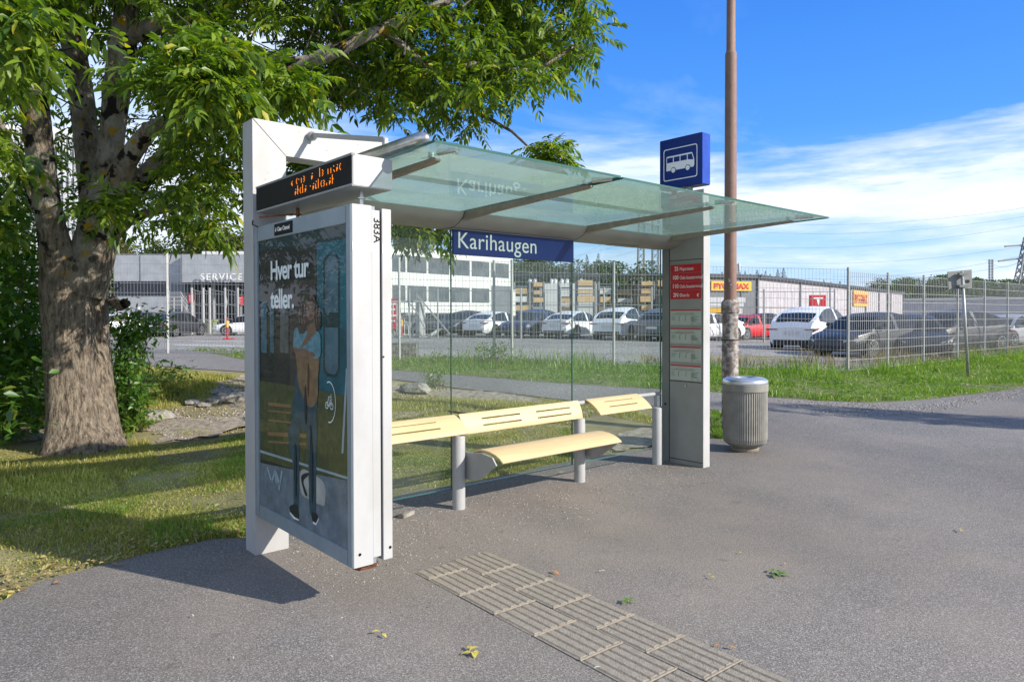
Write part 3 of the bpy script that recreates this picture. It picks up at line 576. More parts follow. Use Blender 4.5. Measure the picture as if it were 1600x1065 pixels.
    sheet('neck', [(478, 500), (492, 505), (494, 518), (486, 528), (476, 540), (470, 542), (480, 520)], skin)
    sheet('hair', [(466, 492), (472, 478), (480, 460), (488, 458), (495, 474), (501, 490), (502, 508), (496, 516), (490, 505), (482, 508), (476, 520), (468, 520), (465, 505)], hair)
    sheet('face', [(481, 473), (488, 471), (491, 480), (491, 494), (486, 500), (481, 496), (479, 484)], skin)
    sheet('shade', [(481, 482), (484, 481), (484, 483), (481, 484)], hair); sheet('shade', [(487, 481), (490, 480), (490, 482), (487, 483)], hair); sheet('shade', [(483, 492), (488, 491), (487, 493), (484, 494)], pm('lips', (0.25, 0.05, 0.05)))
    hair2 = pm('hair_light', (0.12, 0.07, 0.05), (0.20, 0.12, 0.09), 12)
    for i in range(9): a0 = 468+i*3.9; sheet('hair', [(a0, 476-abs(i-4)*-2.6-8), (a0+1.6, 478+abs(i-4)*2.2), (a0+0.6, 494), (a0+1.6, 509-abs(i-4)*1.2), (a0-0.4, 508-abs(i-4)*1.2), (a0-0.8, 492)], hair2) if i not in (3, 4, 5) else None
    vd_ = pm('vest_fold', (0.09, 0.045, 0.02)); je_ = pm('jean_shade', (0.008, 0.02, 0.032))
    for p4 in ([(482, 566), (483.5, 590), (482, 622), (480.8, 590)],): sheet('shade', p4, vd_)
    for p4 in ([(462, 690), (464, 730), (463, 780), (460, 730)], [(486, 660), (489, 710), (489, 790), (485, 720)], [(478, 600), (480, 640), (478, 664), (476, 630)]): sheet('shade', p4, je_)
    # words
    def words(s, pa, pb, hpx, size):
        a = gX(*pa, X); w = text_obj('lettering', s, size, frame((0.0125, a[1], a[2]), *LEFTF), M_signw, poster, 0.0003, 'LEFT', 1.0, 0.93, off=0.004)
        xs = [-v.co.y for v in w.data.vertices]; wid = max(xs)-min(xs); tgt = abs(gX(*pb, X)[1]-a[1])
        for v in w.data.vertices: v.co.y = a[1]-(-v.co.y-min(xs))*tgt/wid
    words('Hver tur', (423.5, 437), (483, 429), 0, 0.165); words('teller.', (423, 481), (459.5, 479), 0, 0.165)
    vy = B()
    for p, q in (((418, 729), (425, 753)), ((425, 753), (431, 732)), ((431, 732), (434, 754)), ((432, 738), (437, 756)), ((441, 735), (436, 765))):
        a = gX(*p, X); b_ = gX(*q, X); vy.bar((0.0128, a[1], a[2]), (0.0128, b_[1], b_[2]), 0.0004, 0.022, up=(0, 0.3, 1))
    vy.obj('logo_mark', pm('pale', (0.35, 0.42, 0.45)), poster)
    B().add([(0.0108, py1-0.003, pz0-0.01), (0.0108, py0+0.003, pz0-0.01), (0.0108, py0+0.003, pz1+0.01), (0.0108, py1-0.003, pz1+0.01)], [(0, 1, 2, 3)]).obj('glass_front', M_adglass, t)
advert()

def display():
    t = thing('departure_display', 'black LED departure display with amber characters above the advertising panel', 'departure display', (0.12, -0.7, 2.25))
    B().box((0.006, -1.335, 2.249), (0.243, -0.05, 2.413), 0.004).obj('case', M_white, t)
    B().box((0.0015, -1.331, 2.262), (0.0058, -0.054, 2.406)).obj('screen', M_black, t)
    B().box((-0.0005, -1.336, 2.404), (0.02, -0.05, 2.416)).obj('hood', M_greyd, t)
    B().box((0.002, -1.334, 2.2465), (0.012, -0.05, 2.2545)).obj('bottom_rail', M_greyd, t)
    led = B(); PAT = {'p': [(0, 1), (0, 2), (1, 0), (1, 1), (1, 3)], 'e': [(0, 1), (0, 2), (0, 3), (1, 0), (1, 4)], 'r': [(0, 3)], 'n': [(0, 0), (0, 1), (0, 2), (0, 3)], 's': [(0, 0), (0, 2), (0, 4), (1, 1), (1, 3)],
           'd': [(0, 0), (0, 1), (0, 2), (0, 3), (0, 4), (0, 5), (1, 1)], 'l': [(0, k) for k in range(7)], 'h': [(0, k) for k in range(7)]+[(1, 3)], 'b': [(0, 0), (0, 1), (0, 2), (1, 1), (1, 2), (1, 4)], ':': [(0, 1), (0, 4), (1, 0)], '.': [(0, 0), (0, 1)], 't': [(0, 0), (0, 1), (0, 2), (0, 3), (1, 5), (1, 0)], '-': [(0, 3)]}
    def row(z, y, s):
        for ch in s:
            if ch in PAT:
                for c, k in PAT[ch]:
                    yy = y-c*0.0085; zz = z+k*0.0072; led.box((-0.0002, yy-0.0042, zz), (0.0013, yy, zz+0.0060))
            y -= 0.0335
    row(2.346, -0.60, 'p erns  b  ls nn:be'); row(2.287, -0.65, 'bhelb -btles.bh'); led.obj('led_characters', M_led, t)
    for y in (-0.42, -1.22):
        p = B().tube([(0.12, y, 2.16), (0.12, y, 2.249)], 0.011, 10).tube([(0.12, y, 2.205), (0.12, y, 2.212)], 0.022, 12); p.obj('support_pin', M_rust if y > -1 else M_steel, t)
    B().bar((0.02, -0.06, 2.222), (0.10, -0.40, 2.212), 0.006, 0.012).obj('bracket_strap', M_rust, t)
    w = B().tube([(-0.002, 0.0, 2.205), (-0.012, -0.02, 2.175), (-0.01, -0.06, 2.165), (-0.004, -0.09, 2.155)], 0.004, 6).obj('cable', M_black, t)
display()

def bench():
    t = thing('bench', 'long shelter bench with pale yellow wooden seat and backrest boards on grey posts', 'bench', (2.9, 0.03, 0))
    for x in (1.69, 3.12, 4.31):
        p = B().tube([(x, 0.03, 0), (x, 0.03, 0.585), (x, 0.03, 0.60), (x, 0.03, 0.607)], [0.053, 0.053, 0.049, 0.03], 24).obj('post', M_post, t, auto=True)
        B().box((x-0.018, 0.048, 0.58), (x+0.018, 0.062, 0.735)).obj('rail_neck', M_post, p)
    B().tube([(0.26, 0.055, 0.742), (4.38, 0.055, 0.742), (4.395, 0.055, 0.742)], [0.019, 0.019, 0.010], 16).obj('rail', M_post, t, auto=True)
    def board(name, x0, x1, prof, th, slots=None, cut=0.03):
        # prof: list of (y,z) across; slots: list of (row index, xa, xb)
        bm = bmesh.new(); n = len(prof); xs = sorted(set([x0, x0+0.02, x1-0.02, x1]+[q for s_ in (slots or []) for q in (s_[1], s_[2])]))
        g = [[bm.verts.new((x, y, z)) for y, z in prof] for x in xs]
        for i in range(len(xs)-1):
            xm = (xs[i]+xs[i+1])/2
            for j in range(n-1):
                if any(j == s_[0] and s_[1] <= xm <= s_[2] for s_ in (slots or [])): continue
                bm.faces.new((g[i][j], g[i+1][j], g[i+1][j+1], g[i][j+1]))
        for j in (0, n-1):
            for i in (0, len(xs)-1):
                pass
        bmesh.ops.recalc_face_normals(bm, faces=bm.faces); me = bpy.data.meshes.new(name); bm.to_mesh(me); bm.free(); me.materials.append(M_wood)
        o = bpy.data.objects.new(name, me); COL.objects.link(o); o.parent = t; o.matrix_parent_inverse = Matrix.Translation(-t.location)
        me.polygons.foreach_set('use_smooth', np.ones(len(me.polygons), bool))
        so = o.modifiers.new('s', 'SOLIDIFY'); so.thickness = th; so.offset = 0; bv = o.modifiers.new('b', 'BEVEL'); bv.width = 0.004; bv.segments = 2; bv.limit_method = 'ANGLE'; bv.angle_limit = rad(50)
        return o
    # leaning boards: top edge back, lower edge forward, gently arched
    def arch(y0, z0, y1, z1, bulge, ts):
        out = []; ny, nz = -(z0-z1), (y0-y1)*-1; L_ = math.hypot(ny, nz); ny /= L_; nz /= L_
        for s_ in ts:
            w = bulge*4*s_*(1-s_); out.append((y0+(y1-y0)*s_+ny*w, z0+(z1-z0)*s_-nz*w*0+abs(ny)*0+(w*0.9 if abs(y1-y0) > 0.08 else 0)))
        return out
    ts = [0, 0.12, 0.29, 0.36, 0.5, 0.62, 0.69, 0.85, 1]
    lean = arch(0.045, 0.768, -0.155, 0.640, 0.016, ts)
    board('backrest', 0.30, 1.655, lean, 0.014, [(2, 0.98, 1.42), (5, 0.98, 1.42), (2, 0.42, 0.86), (5, 0.42, 0.86)])
    board('backrest', 3.21, 3.98, lean, 0.014, [(2, 3.40, 3.82), (5, 3.40, 3.82)])
    up = arch(0.03, 0.772, -0.035, 0.612, 0.015, ts)
    board('backrest', 1.685, 3.09, up, 0.014, [(2, 1.90, 2.33), (5, 1.90, 2.33), (2, 2.52, 2.95), (5, 2.52, 2.95)])
    seat = [(-0.045, 0.452), (-0.08, 0.476), (-0.14, 0.488), (-0.20, 0.490), (-0.27, 0.485), (-0.33, 0.472), (-0.38, 0.452), (-0.42, 0.425)]
    board('seat', 1.78, 3.20, seat, 0.016)
    for x in (1.755, 3.19):
        B().prism([(0.03, 0.235), (-0.03, 0.235), (-0.17, 0.262), (-0.38, 0.405), (-0.33, 0.462), (-0.20, 0.478), (-0.08, 0.465), (0.03, 0.462)], 0, x-0.006, x+0.006).obj('seat_bracket', M_post, t)
bench()

def name_sign():
    t = thing('station_name_sign', 'long blue stop name sign reading Karihaugen hung inside the shelter', 'sign', (2.3, 0, 2.07))
    B().box((1.623, 0.002, 2.072), (3.013, 0.022, 2.276), 0.002).obj('board', M_blue, t)
    B().box((1.623, 0.003, 2.2765), (3.013, 0.020, 2.2815)).obj('hanging_rail', M_white, t)
    w = text_obj('lettering', 'Karihaugen', 0.19, frame((1.68, 0.0005, 2.128), *FRONT), M_signw, t, 0.0006, 'LEFT', 0.93, 1.04)
    xs = [v.co.x for v in w.data.vertices]; a = min(xs); s_ = (2.535-1.672)/(max(xs)-a)
    for v in w.data.vertices: v.co.x = 1.672+(v.co.x-a)*s_
name_sign()

def bus_sign():
    t = thing('bus_stop_sign', 'square dark blue box sign with white bus symbol on top of the end column', 'sign', (4.58, -0.11, 2.875))
    B().box((4.502, -0.385, 2.93), (4.652, 0.150, 3.462), 0.006).obj('box', M_blue, t)
    B().box((4.508, -0.3885, 2.936), (4.646, -0.3855, 3.456)).obj('side_face', M_blue2, t)
    for y in (-0.2, 0.0): B().tube([(4.56, y, 2.876), (4.56, y, 2.929)], 0.03, 12).obj('foot', M_greyp, t)
    o = B(); X = 4.5005
    def P(u, v): return (0.150-u*0.535, 2.93+v*0.532)     # u right, v up
    def rr(u0, v0, u1, v1, r_, n=6):
        pts = []
        for cx, cy, a in ((u1-r_, v1-r_, 0), (u0+r_, v1-r_, 90), (u0+r_, v0+r_, 180), (u1-r_, v0+r_, 270)):
            for k in range(n+1): q = rad(a+90*k/n); pts.append(P(cx+r_*math.cos(q), cy+r_*math.sin(q)))
        return pts
    a = rr(0.10, 0.16, 0.90, 0.80, 0.05); b = rr(0.118, 0.178, 0.882, 0.782, 0.04); n = len(a)
    o.add([(X, *p) for p in a]+[(X, *p) for p in b], [(i, (i+1) % n, n+(i+1) % n, n+i) for i in range(n)])
    def ply(pts, x=X): q = [P(*p) for p in pts]; o.add([(x, *p) for p in q], [tuple(range(len(q)))])
    ply([(0.17, 0.36), (0.81, 0.36), (0.83, 0.40), (0.83, 0.50), (0.79, 0.63), (0.77, 0.65), (0.19, 0.65), (0.17, 0.63)])
    o.obj('bus_symbol', M_signw, t)
    w = B()
    for u0, u1 in ((0.185, 0.33), (0.35, 0.49), (0.51, 0.66)): q = [P(*p) for p in ((u0, 0.52), (u1, 0.52), (u1, 0.62), (u0, 0.62))]; w.add([(X-0.0006, *p) for p in q], [(0, 1, 2, 3)])
    q = [P(*p) for p in ((0.68, 0.52), (0.81, 0.50), (0.775, 0.62), (0.68, 0.62))]; w.add([(X-0.0006, *p) for p in q], [(0, 1, 2, 3)])
    for cu in (0.34, 0.68):
        w.add([(X-0.0006, *P(cu+0.062*math.cos(k*math.pi/10), 0.36+0.062*math.sin(k*math.pi/10))) for k in range(20)], [tuple(range(20))])
    w.obj('bus_windows', M_blue, t)
    w = B()
    for cu in (0.34, 0.68): w.add([(X-0.0012, *P(cu+0.048*math.cos(k*math.pi/10), 0.36+0.048*math.sin(k*math.pi/10))) for k in range(20)], [tuple(range(20))])
    w.obj('bus_wheels', M_signw, t)
bus_sign()

def litter_bin():
    c = (5.70, -0.17, 0); t = thing('litter_bin', 'round ribbed metal litter bin with a shiny domed lid by the lamp post', 'litter bin', c)
    B().lathe(c, [(0, 0.004), (0.15, 0.004), (0.16, 0.03), (0.13, 0.05), (0.13, 0.07)], 32).obj('base', M_pave, t, auto=True)
    b = B(); n = 60; prof = [(0.12, 0.055), (0.19, 0.065), (0.238, 0.10), (0.25, 0.15), (0.25, 0.70)]
    for i, (r, z) in enumerate(prof):
        for k in range(n*2):
            a = math.pi*k/n; q = r-(0.009 if (k % 2 and i > 1) else 0); b.v.append((c[0]+q*math.cos(a), c[1]+q*math.sin(a), z))
    for i in range(len(prof)-1):
        for k in range(2*n): b.f.append((i*2*n+k, i*2*n+(k+1) % (2*n), (i+1)*2*n+(k+1) % (2*n), (i+1)*2*n+k))
    b.obj('ribbed_body', M_bin, t)
    B().lathe(c, [(0.249, 0.698), (0.257, 0.70), (0.257, 0.775), (0.25, 0.78)], 48).obj('rim_band', M_bin, t, auto=True)
    B().lathe(c, [(0.252, 0.78), (0.257, 0.80), (0.245, 0.83), (0.205, 0.85), (0.14, 0.857), (0.12, 0.85), (0.115, 0.78)], 48).obj('lid', M_chrome, t, smooth=True)
    B().lathe(c, [(0.116, 0.79), (0.0, 0.79)], 32).obj('opening', M_dark, t)
litter_bin()

def lamp_post():
    p = pd(1141, 9.3); t = thing('street_lamp', 'tall brown lamp post with flaking lower section behind the litter bin', 'lamp post', p); x, y, z = p
    B().tube([(x, y, z-0.1), (x, y, 1.52), (x, y, 1.60)], [0.108, 0.102, 0.102], 28).obj('lower_section', M_pole2, t, auto=True)
    B().tube([(x, y, 1.60), (x, y, 1.615), (x, y, 1.74), (x, y, 1.78)], [0.102, 0.116, 0.116, 0.084], 28).obj('collar', M_pole2, t, auto=True)
    B().tube([(x, y, 1.10), (x, y, 1.11), (x, y, 1.14), (x, y, 1.15)], [0.103, 0.11, 0.11, 0.103], 28).obj('collar', M_pole2, t, auto=True)
    B().tube([(x, y, 1.74), (x, y, 2.0), (x, y, 4.95), (x, y, 4.98)], [0.080, 0.079, 0.073, 0.073], 28).obj('middle_section', M_pole, t, auto=True)
    B().tube([(x, y, 4.98), (x, y, 5.02), (x, y, 7.8), (x+0.3, y-0.4, 8.1), (x+1.0, y-1.4, 8.2)], [0.073, 0.058, 0.05, 0.04, 0.035], 24).obj('upper_section', M_pole, t, auto=True)
    B().box((x+0.9, y-1.75, 8.13), (x+1.15, y-1.25, 8.25), 0.03).obj('lamp_head', M_greyp, t)
    st = B(); q = random.Random(5)
    for k in range(22):
        a = q.uniform(math.pi*0.95, math.pi*1.85); zz = q.uniform(0.5, 2.1); r_ = 0.1035 if zz < 1.6 else 0.083
        if 1.56 < zz < 1.8: continue
        w = q.uniform(0.01, 0.03); h = q.uniform(0.008, 0.03)
        st.add([(x+r_*math.cos(a+da), y+r_*math.sin(a+da), zz+dz) for da, dz in ((-w/r_/2, 0), (w/r_/2, 0.003), (w/r_/2, h), (-w/r_/3, h))], [(0, 1, 2, 3)])
    st.obj('sticker_remains', M_paper, t)
    B().tube([(x, y, 1.245), (x, y, 1.26)], 0.1095, 24).obj('strap', M_dark, t)
lamp_post()

def back_sign():
    p = gt(1513, 588); d = 18.0; t = thing('road_sign', 'small square road sign seen from behind on a leaning grey pole in the verge', 'road sign', p)
    dd = float((p.x-CP[0])*Fh[0]+(p.y-CP[1])*Fh[1]); top = Vector(gD(1503, 424, dd))
    B().tube([p, top], 0.036, 14).obj('pole', M_fence, t, smooth=True)
    a = Vector(gD(1486, 424, dd-0.08)); b = Vector(gD(1524, 420.5, dd-0.02)); c = Vector(gD(1525, 449, dd-0.02)); e = Vector(gD(1488, 452, dd-0.08))
    off = Vector((*Fh, 0))*0.02-Vector((*Fh, 0))*0.0
    a, b, c, e = [q+Vector((*Fh, 0))*0.14 for q in (a, b, c, e)]
    B().add([a, b, c, e, a+off, b+off, c+off, e+off], [(0, 1, 2, 3), (7, 6, 5, 4), (0, 4, 5, 1), (1, 5, 6, 2), (2, 6, 7, 3), (3, 7, 4, 0)]).obj('sign_plate', M_greyd, t)
    for py in (428, 447): q = Vector(gD(1504.5, py, dd)); r = Vector((*Rh, 0))*0.11; B().bar(q-r, q+r, 0.1, 0.06).obj('clamp', M_greyd, t)
    q = Vector(gD(1516, 439, dd-0.0)); r = Vector((*Rh, 0))*0.045; B().bar(q-r+Vector((*Fh, 0))*0.10, q+r+Vector((*Fh, 0))*0.10, 0.01, 0.07).obj('sticker', M_dark, t)
back_sign()
#@@PART2
# ---------------------------------------------------------------- mesh fence round the car park
def mesh_panel(b, p, q, h0, h1, dx, dz, w, base=0.05):
    """vertical and horizontal wires between ground points p and q"""
    p = Vector(p); q = Vector(q); L_ = (q-p).length; n = int(L_/dx); d = (q-p)/L_; nr = Vector((-d.y, d.x, 0))
    for i in range(n+1):
        a = p+d*(i*L_/n); hh = h0+(h1-h0)*i/n
        b.add([a-d*w/2+Vector((0, 0, base)), a+d*w/2+Vector((0, 0, base)), a+d*w/2+Vector((0, 0, hh)), a-d*w/2+Vector((0, 0, hh)), a+nr*w+Vector((0, 0, base)), a+nr*w+Vector((0, 0, hh))], [(0, 1, 2, 3), (1, 4, 5, 2), (4, 0, 3, 5)])
    m = int((h0-base)/dz)
    for k in range(m+1):
        z = base+(h0-base)*k/m; z1 = base+(h1-base)*k/m
        b.bar(p+Vector((0, 0, z))-nr*w, q+Vector((0, 0, z1))-nr*w, w*1.15)
def fence(name, label, pts, h, group=None, dx=0.093, dz=0.26, w=0.0085, post=0.027, extra=(), ph=0.06):
    t = thing(name, label, 'fence', pts[0])
    for i in range(len(pts)-1):
        b = B(); mesh_panel(b, pts[i], pts[i+1], h, h, dx, dz, w); b.obj('mesh_panel', M_fence, t)
    for p in list(pts)+list(extra):
        B().box((p[0]-post, p[1]-post, p[2]-0.1), (p[0]+post, p[1]+post, p[2]+h+ph)).obj('post', M_fence, t)
    return t
fl = [pd(x, 19.5-(x-262)/1063*0.7) for x in (-280, -100, 81, 262, 443, 624, 800, 959, 1142, 1325)]
fence('mesh_fence', 'galvanised wire mesh fence running along the footpath in front of the car park', fl, 2.72, extra=[pd(772, 19.4)])
fr_pts = [pd(px, d) for px, d in ((1325, 18.8), (1387, 20.2), (1443, 21.6), (1496, 23.1), (1538, 24.6), (1574, 26.0), (1605, 27.5), (1634, 29), (1700, 33))]
fr2 = [p+Vector((0, 0, 0)) for p in fr_pts]
fence('mesh_fence', 'galvanised wire mesh fence leading away from its corner behind the leaning road sign', fr2, 2.66, dx=0.11, w=0.010, post=0.026)
f2 = [pd(x, 41.5-(x-640)/700*4) for x in (640, 684, 814, 876, 944, 1018, 1100, 1194, 1304)]
tf = thing('mesh_fence', 'lower steel fence on slim posts in front of the row of parked cars', 'fence', f2[0])
for i in range(len(f2)-1):
    b = B(); p, q = f2[i], f2[i+1]
    for z in (0.15, 1.0, 1.9, 2.75): b.bar(p+Vector((0, 0, z)), q+Vector((0, 0, z)), 0.035)
    n = int((q-p).length/0.35)
    for k in range(1, n): a = p+(q-p)*k/n; b.bar(a, a+Vector((0, 0, 2.75)), 0.012)
    b.obj('mesh_panel', M_fence2, tf)
for p in f2: B().tube([p, p+Vector((0, 0, 2.9))], 0.05, 10).obj('post', M_fence, tf)
f3 = [pd(x, 52) for x in (300, 318, 328, 352, 372, 395)]
tf = thing('mesh_fence', 'pale steel fence in front of the service building entrance', 'fence', f3[0])
for i in range(len(f3)-1):
    b = B(); mesh_panel(b, f3[i], f3[i+1], 3.3, 3.3-0.25, 0.22, 1.0, 0.025); b.obj('mesh_panel', M_fence, tf)
for p in f3: B().tube([p, p+Vector((0, 0, 3.4))], 0.08, 10).obj('post', M_alu, tf)

# ---------------------------------------------------------------- foliage tools (numpy)
def nz(v): return v/np.maximum(np.linalg.norm(v, axis=-1, keepdims=True), 1e-9)
def leaflets(C, D, Nn, Ln, Wd, droop=0.25):
    """C base points, D directions, Nn approximate up normals -> folded, curved leaflets (4 quads -> 2 cross strips)"""
    D = nz(D); S_ = nz(np.cross(D, Nn)); Up = np.cross(S_, D); n = len(C); L_ = Ln[:, None]; w = Wd[:, None]; dn = np.array([0, 0, -1.0])
    t = [0, 0.35, 0.72, 1.0]; ww = [0.12, 1.0, 0.62, 0.03]; V = []
    for tt, wq in zip(t, ww):
        c = C+D*L_*tt+dn*L_*droop*tt*tt
        V += [c-S_*w*wq*0.5+Up*w*wq*0.16, c, c+S_*w*wq*0.5+Up*w*wq*0.16]
    V = np.stack(V, 1).reshape(-1, 3); base = (np.arange(n)*12)[:, None, None]
    f = np.array([[i*3+j, i*3+j+1, (i+1)*3+j+1, (i+1)*3+j] for i in range(3) for j in range(2)])
    F = (base+f[None]).reshape(-1, 4); return V, F
def simple_leaves(C, D, Nn, Ln, Wd):
    D = nz(D); S_ = nz(np.cross(D, Nn)); L_ = Ln[:, None]; w = Wd[:, None]; n = len(C)
    V = np.stack([C, C+D*L_*0.5-S_*w*0.5, C+D*L_-np.array([0, 0, 0.15])*L_, C+D*L_*0.5+S_*w*0.5], 1).reshape(-1, 3)
    F = (np.arange(n)[:, None]*4+np.arange(4)[None]); return V, F
def ash_sprays(P, size=0.26, k=6, seed=1, outward=None):
    """P: twig tips (n,3). Each tip carries k pinnate leaves of 9 leaflets drooping outwards."""
    g = np.random.default_rng(seed); n = len(P); base = np.repeat(P, k, 0); m = len(base)
    az = g.uniform(0, 2*np.pi, m); el = g.normal(0.05, 0.5, m); D = np.stack([np.cos(az)*np.cos(el), np.sin(az)*np.cos(el), np.sin(el)], -1)
    if outward is not None: D = nz(D+np.repeat(outward, k, 0)*0.7)
    Lr = g.uniform(0.7, 1.25, m)*size; up = nz(np.array([0, 0, 1.0])+g.normal(0, 0.35, (m, 3))); S_ = nz(np.cross(D, up)); base = base+g.normal(0, 0.05, (m, 3))
    C, DD, NN, LL, WW = [], [], [], [], []
    for j in range(9):
        if j == 8: t = 1.0; sd_ = 0
        else: t = 0.28+0.2*(j//2); sd_ = 1 if j % 2 else -1
        c = base+D*(Lr*t)[:, None]+np.array([0, 0, -1.0])*(Lr*0.26*t*t)[:, None]
        tang = nz(D+np.array([0, 0, -1.0])*0.5*t)
        dirv = tang*0.75+S_*sd_*0.85+g.normal(0, 0.12, (m, 3))+np.array([0, 0, -0.16])
        C.append(c); DD.append(dirv); NN.append(up+g.normal(0, 0.25, (m, 3))); ll = Lr*g.uniform(0.32, 0.44, m)*(0.8 if j < 2 else 1); LL.append(ll); WW.append(ll*g.uniform(0.34, 0.46, m))
    return np.concatenate(C), np.concatenate(DD), np.concatenate(NN), np.concatenate(LL), np.concatenate(WW)
M_ash = leaf_mat('ash_leaves', (0.030, 0.080, 0.008), (0.20, 0.29, 0.026), (0.40, 0.36, 0.03), trans=0.40)
M_bush = leaf_mat('bush_leaves', (0.035, 0.105, 0.014), (0.11, 0.22, 0.030), (0.20, 0.20, 0.03), trans=0.38)
M_shrub = leaf_mat('shrub_leaves', (0.05, 0.12, 0.015), (0.16, 0.25, 0.035), (0.40, 0.38, 0.12), trans=0.4)
M_far = leaf_mat('far_foliage', (0.035, 0.062, 0.022), (0.08, 0.12, 0.036), trans=0.3)
M_farY = leaf_mat('far_foliage_yellowing', (0.11, 0.12, 0.03), (0.17, 0.15, 0.04), trans=0.3)
M_spruce = leaf_mat('spruce_needles', (0.012, 0.026, 0.013), (0.028, 0.046, 0.02), trans=0.1)
M_twig = mat('twig_bark', (0.06, 0.05, 0.038), 0.9, col2=(0.12, 0.10, 0.08), scale=20)
def bark_mat():
    m, N, K, o = node_mat('ash_bark'); b = N.new('ShaderNodeBsdfPrincipled'); K.new(b.outputs[0], o.inputs[0]); b.inputs['Roughness'].default_value = 0.92; b.inputs['Specular IOR Level'].default_value = 0.2
    tc = N.new('ShaderNodeTexCoord'); mp = N.new('ShaderNodeMapping'); mp.inputs['Scale'].default_value = (1, 1, 0.28); K.new(tc.outputs['Object'], mp.inputs[0])
    v = N.new('ShaderNodeTexNoise'); v.inputs['Scale'].default_value = 26; v.inputs['Detail'].default_value = 8; v.inputs['Roughness'].default_value = 0.7; K.new(mp.outputs[0], v.inputs['Vector'])
    r = N.new('ShaderNodeValToRGB'); r.color_ramp.elements[0].position = 0.36; r.color_ramp.elements[1].position = 0.68; r.color_ramp.elements[0].color = (0.075, 0.056, 0.040, 1); r.color_ramp.elements[1].color = (0.52, 0.43, 0.33, 1); K.new(v.outputs[0], r.inputs[0])
    def patch(sc, lo, hi, col, prev, zfade=None):
        n = N.new('ShaderNodeTexNoise'); n.inputs['Scale'].default_value = sc; n.inputs['Detail'].default_value = 6; K.new(tc.outputs['Object'], n.inputs['Vector'])
        q = N.new('ShaderNodeMapRange'); q.inputs[1].default_value = lo; q.inputs[2].default_value = hi; K.new(n.outputs[0], q.inputs[0]); f = q.outputs[0]
        if zfade:
            sp = N.new('ShaderNodeSeparateXYZ'); K.new(tc.outputs['Object'], sp.inputs[0]); z = N.new('ShaderNodeMapRange'); z.inputs[1].default_value = zfade[0]; z.inputs[2].default_value = zfade[1]; K.new(sp.outputs[2], z.inputs[0])
            mm = N.new('ShaderNodeMath'); mm.operation = 'MULTIPLY'; K.new(f, mm.inputs[0]); K.new(z.outputs[0], mm.inputs[1]); f = mm.outputs[0]
        x = N.new('ShaderNodeMixRGB'); K.new(f, x.inputs[0]); K.new(prev, x.inputs[1]); x.inputs[2].default_value = (*col, 1); return x.outputs[0]
    c = patch(3.1, 0.44, 0.60, (0.50, 0.46, 0.39), r.outputs[0], (1.5, 2.5))
    c = patch(17, 0.60, 0.68, (0.33, 0.29, 0.24), c)
    c = patch(5.2, 0.56, 0.60, (0.03, 0.026, 0.022), c, (1.7, 2.4))
    c = patch(6.5, 0.62, 0.66, (0.55, 0.34, 0.03), c, (1.9, 2.5))
    K.new(c, b.inputs['Base Color'])
    bp = N.new('ShaderNodeBump'); bp.inputs['Strength'].default_value = 1.0; bp.inputs['Distance'].default_value = 0.11; K.new(v.outputs[0], bp.inputs['Height']); K.new(bp.outputs[0], b.inputs['Normal'])
    return m
M_bark = bark_mat()
def limb(b, pts, n=18, wob=0.0, seed=0):
    """pts: (px, py, depth, radius in photo px); smooth interpolated tube"""
    P = np.array([list(gD(x, y, d))+[r*d/FPX] for x, y, d, r in pts]); return limb3(b, P, n, wob, seed)
def limb3(b, P, n=18, wob=0.0, seed=0):
    P = np.asarray(P, float); m = len(P); out = []
    for i in range(m-1):
        p0 = P[max(i-1, 0)]; p1 = P[i]; p2 = P[i+1]; p3 = P[min(i+2, m-1)]
        st = max(2, int(np.linalg.norm(p2[:3]-p1[:3])/0.18)); st = min(st, 14)
        for k in range(st):
            t = k/st; out.append(0.5*((2*p1)+(-p0+p2)*t+(2*p0-5*p1+4*p2-p3)*t*t+(-p0+3*p1-3*p2+p3)*t**3))
    out.append(P[-1]); out = np.array(out); base = len(b.v); g = random.Random(seed); ph = [g.uniform(0, 6.28) for _ in range(4)]
    for i, q in enumerate(out):
        d = out[min(i+1, len(out)-1)][:3]-out[max(i-1, 0)][:3]; d /= np.linalg.norm(d); a = np.cross(d, [0.2, 0.9, 0.1]); a /= np.linalg.norm(a); c = np.cross(d, a)
        for k in range(n):
            t = 2*math.pi*k/n; w = 1+wob*(0.5*math.sin(3*t+ph[0]+i*0.11)+0.35*math.sin(5*t+ph[1]-i*0.17)+0.25*math.sin(i*0.8+ph[2]+t)); b.v.append(tuple(q[:3]+(a*math.cos(t)+c*math.sin(t))*abs(q[3])*w))
    for i in range(len(out)-1):
        for k in range(n): b.f.append((base+i*n+k, base+i*n+(k+1) % n, base+(i+1)*n+(k+1) % n, base+(i+1)*n+k))
    return out
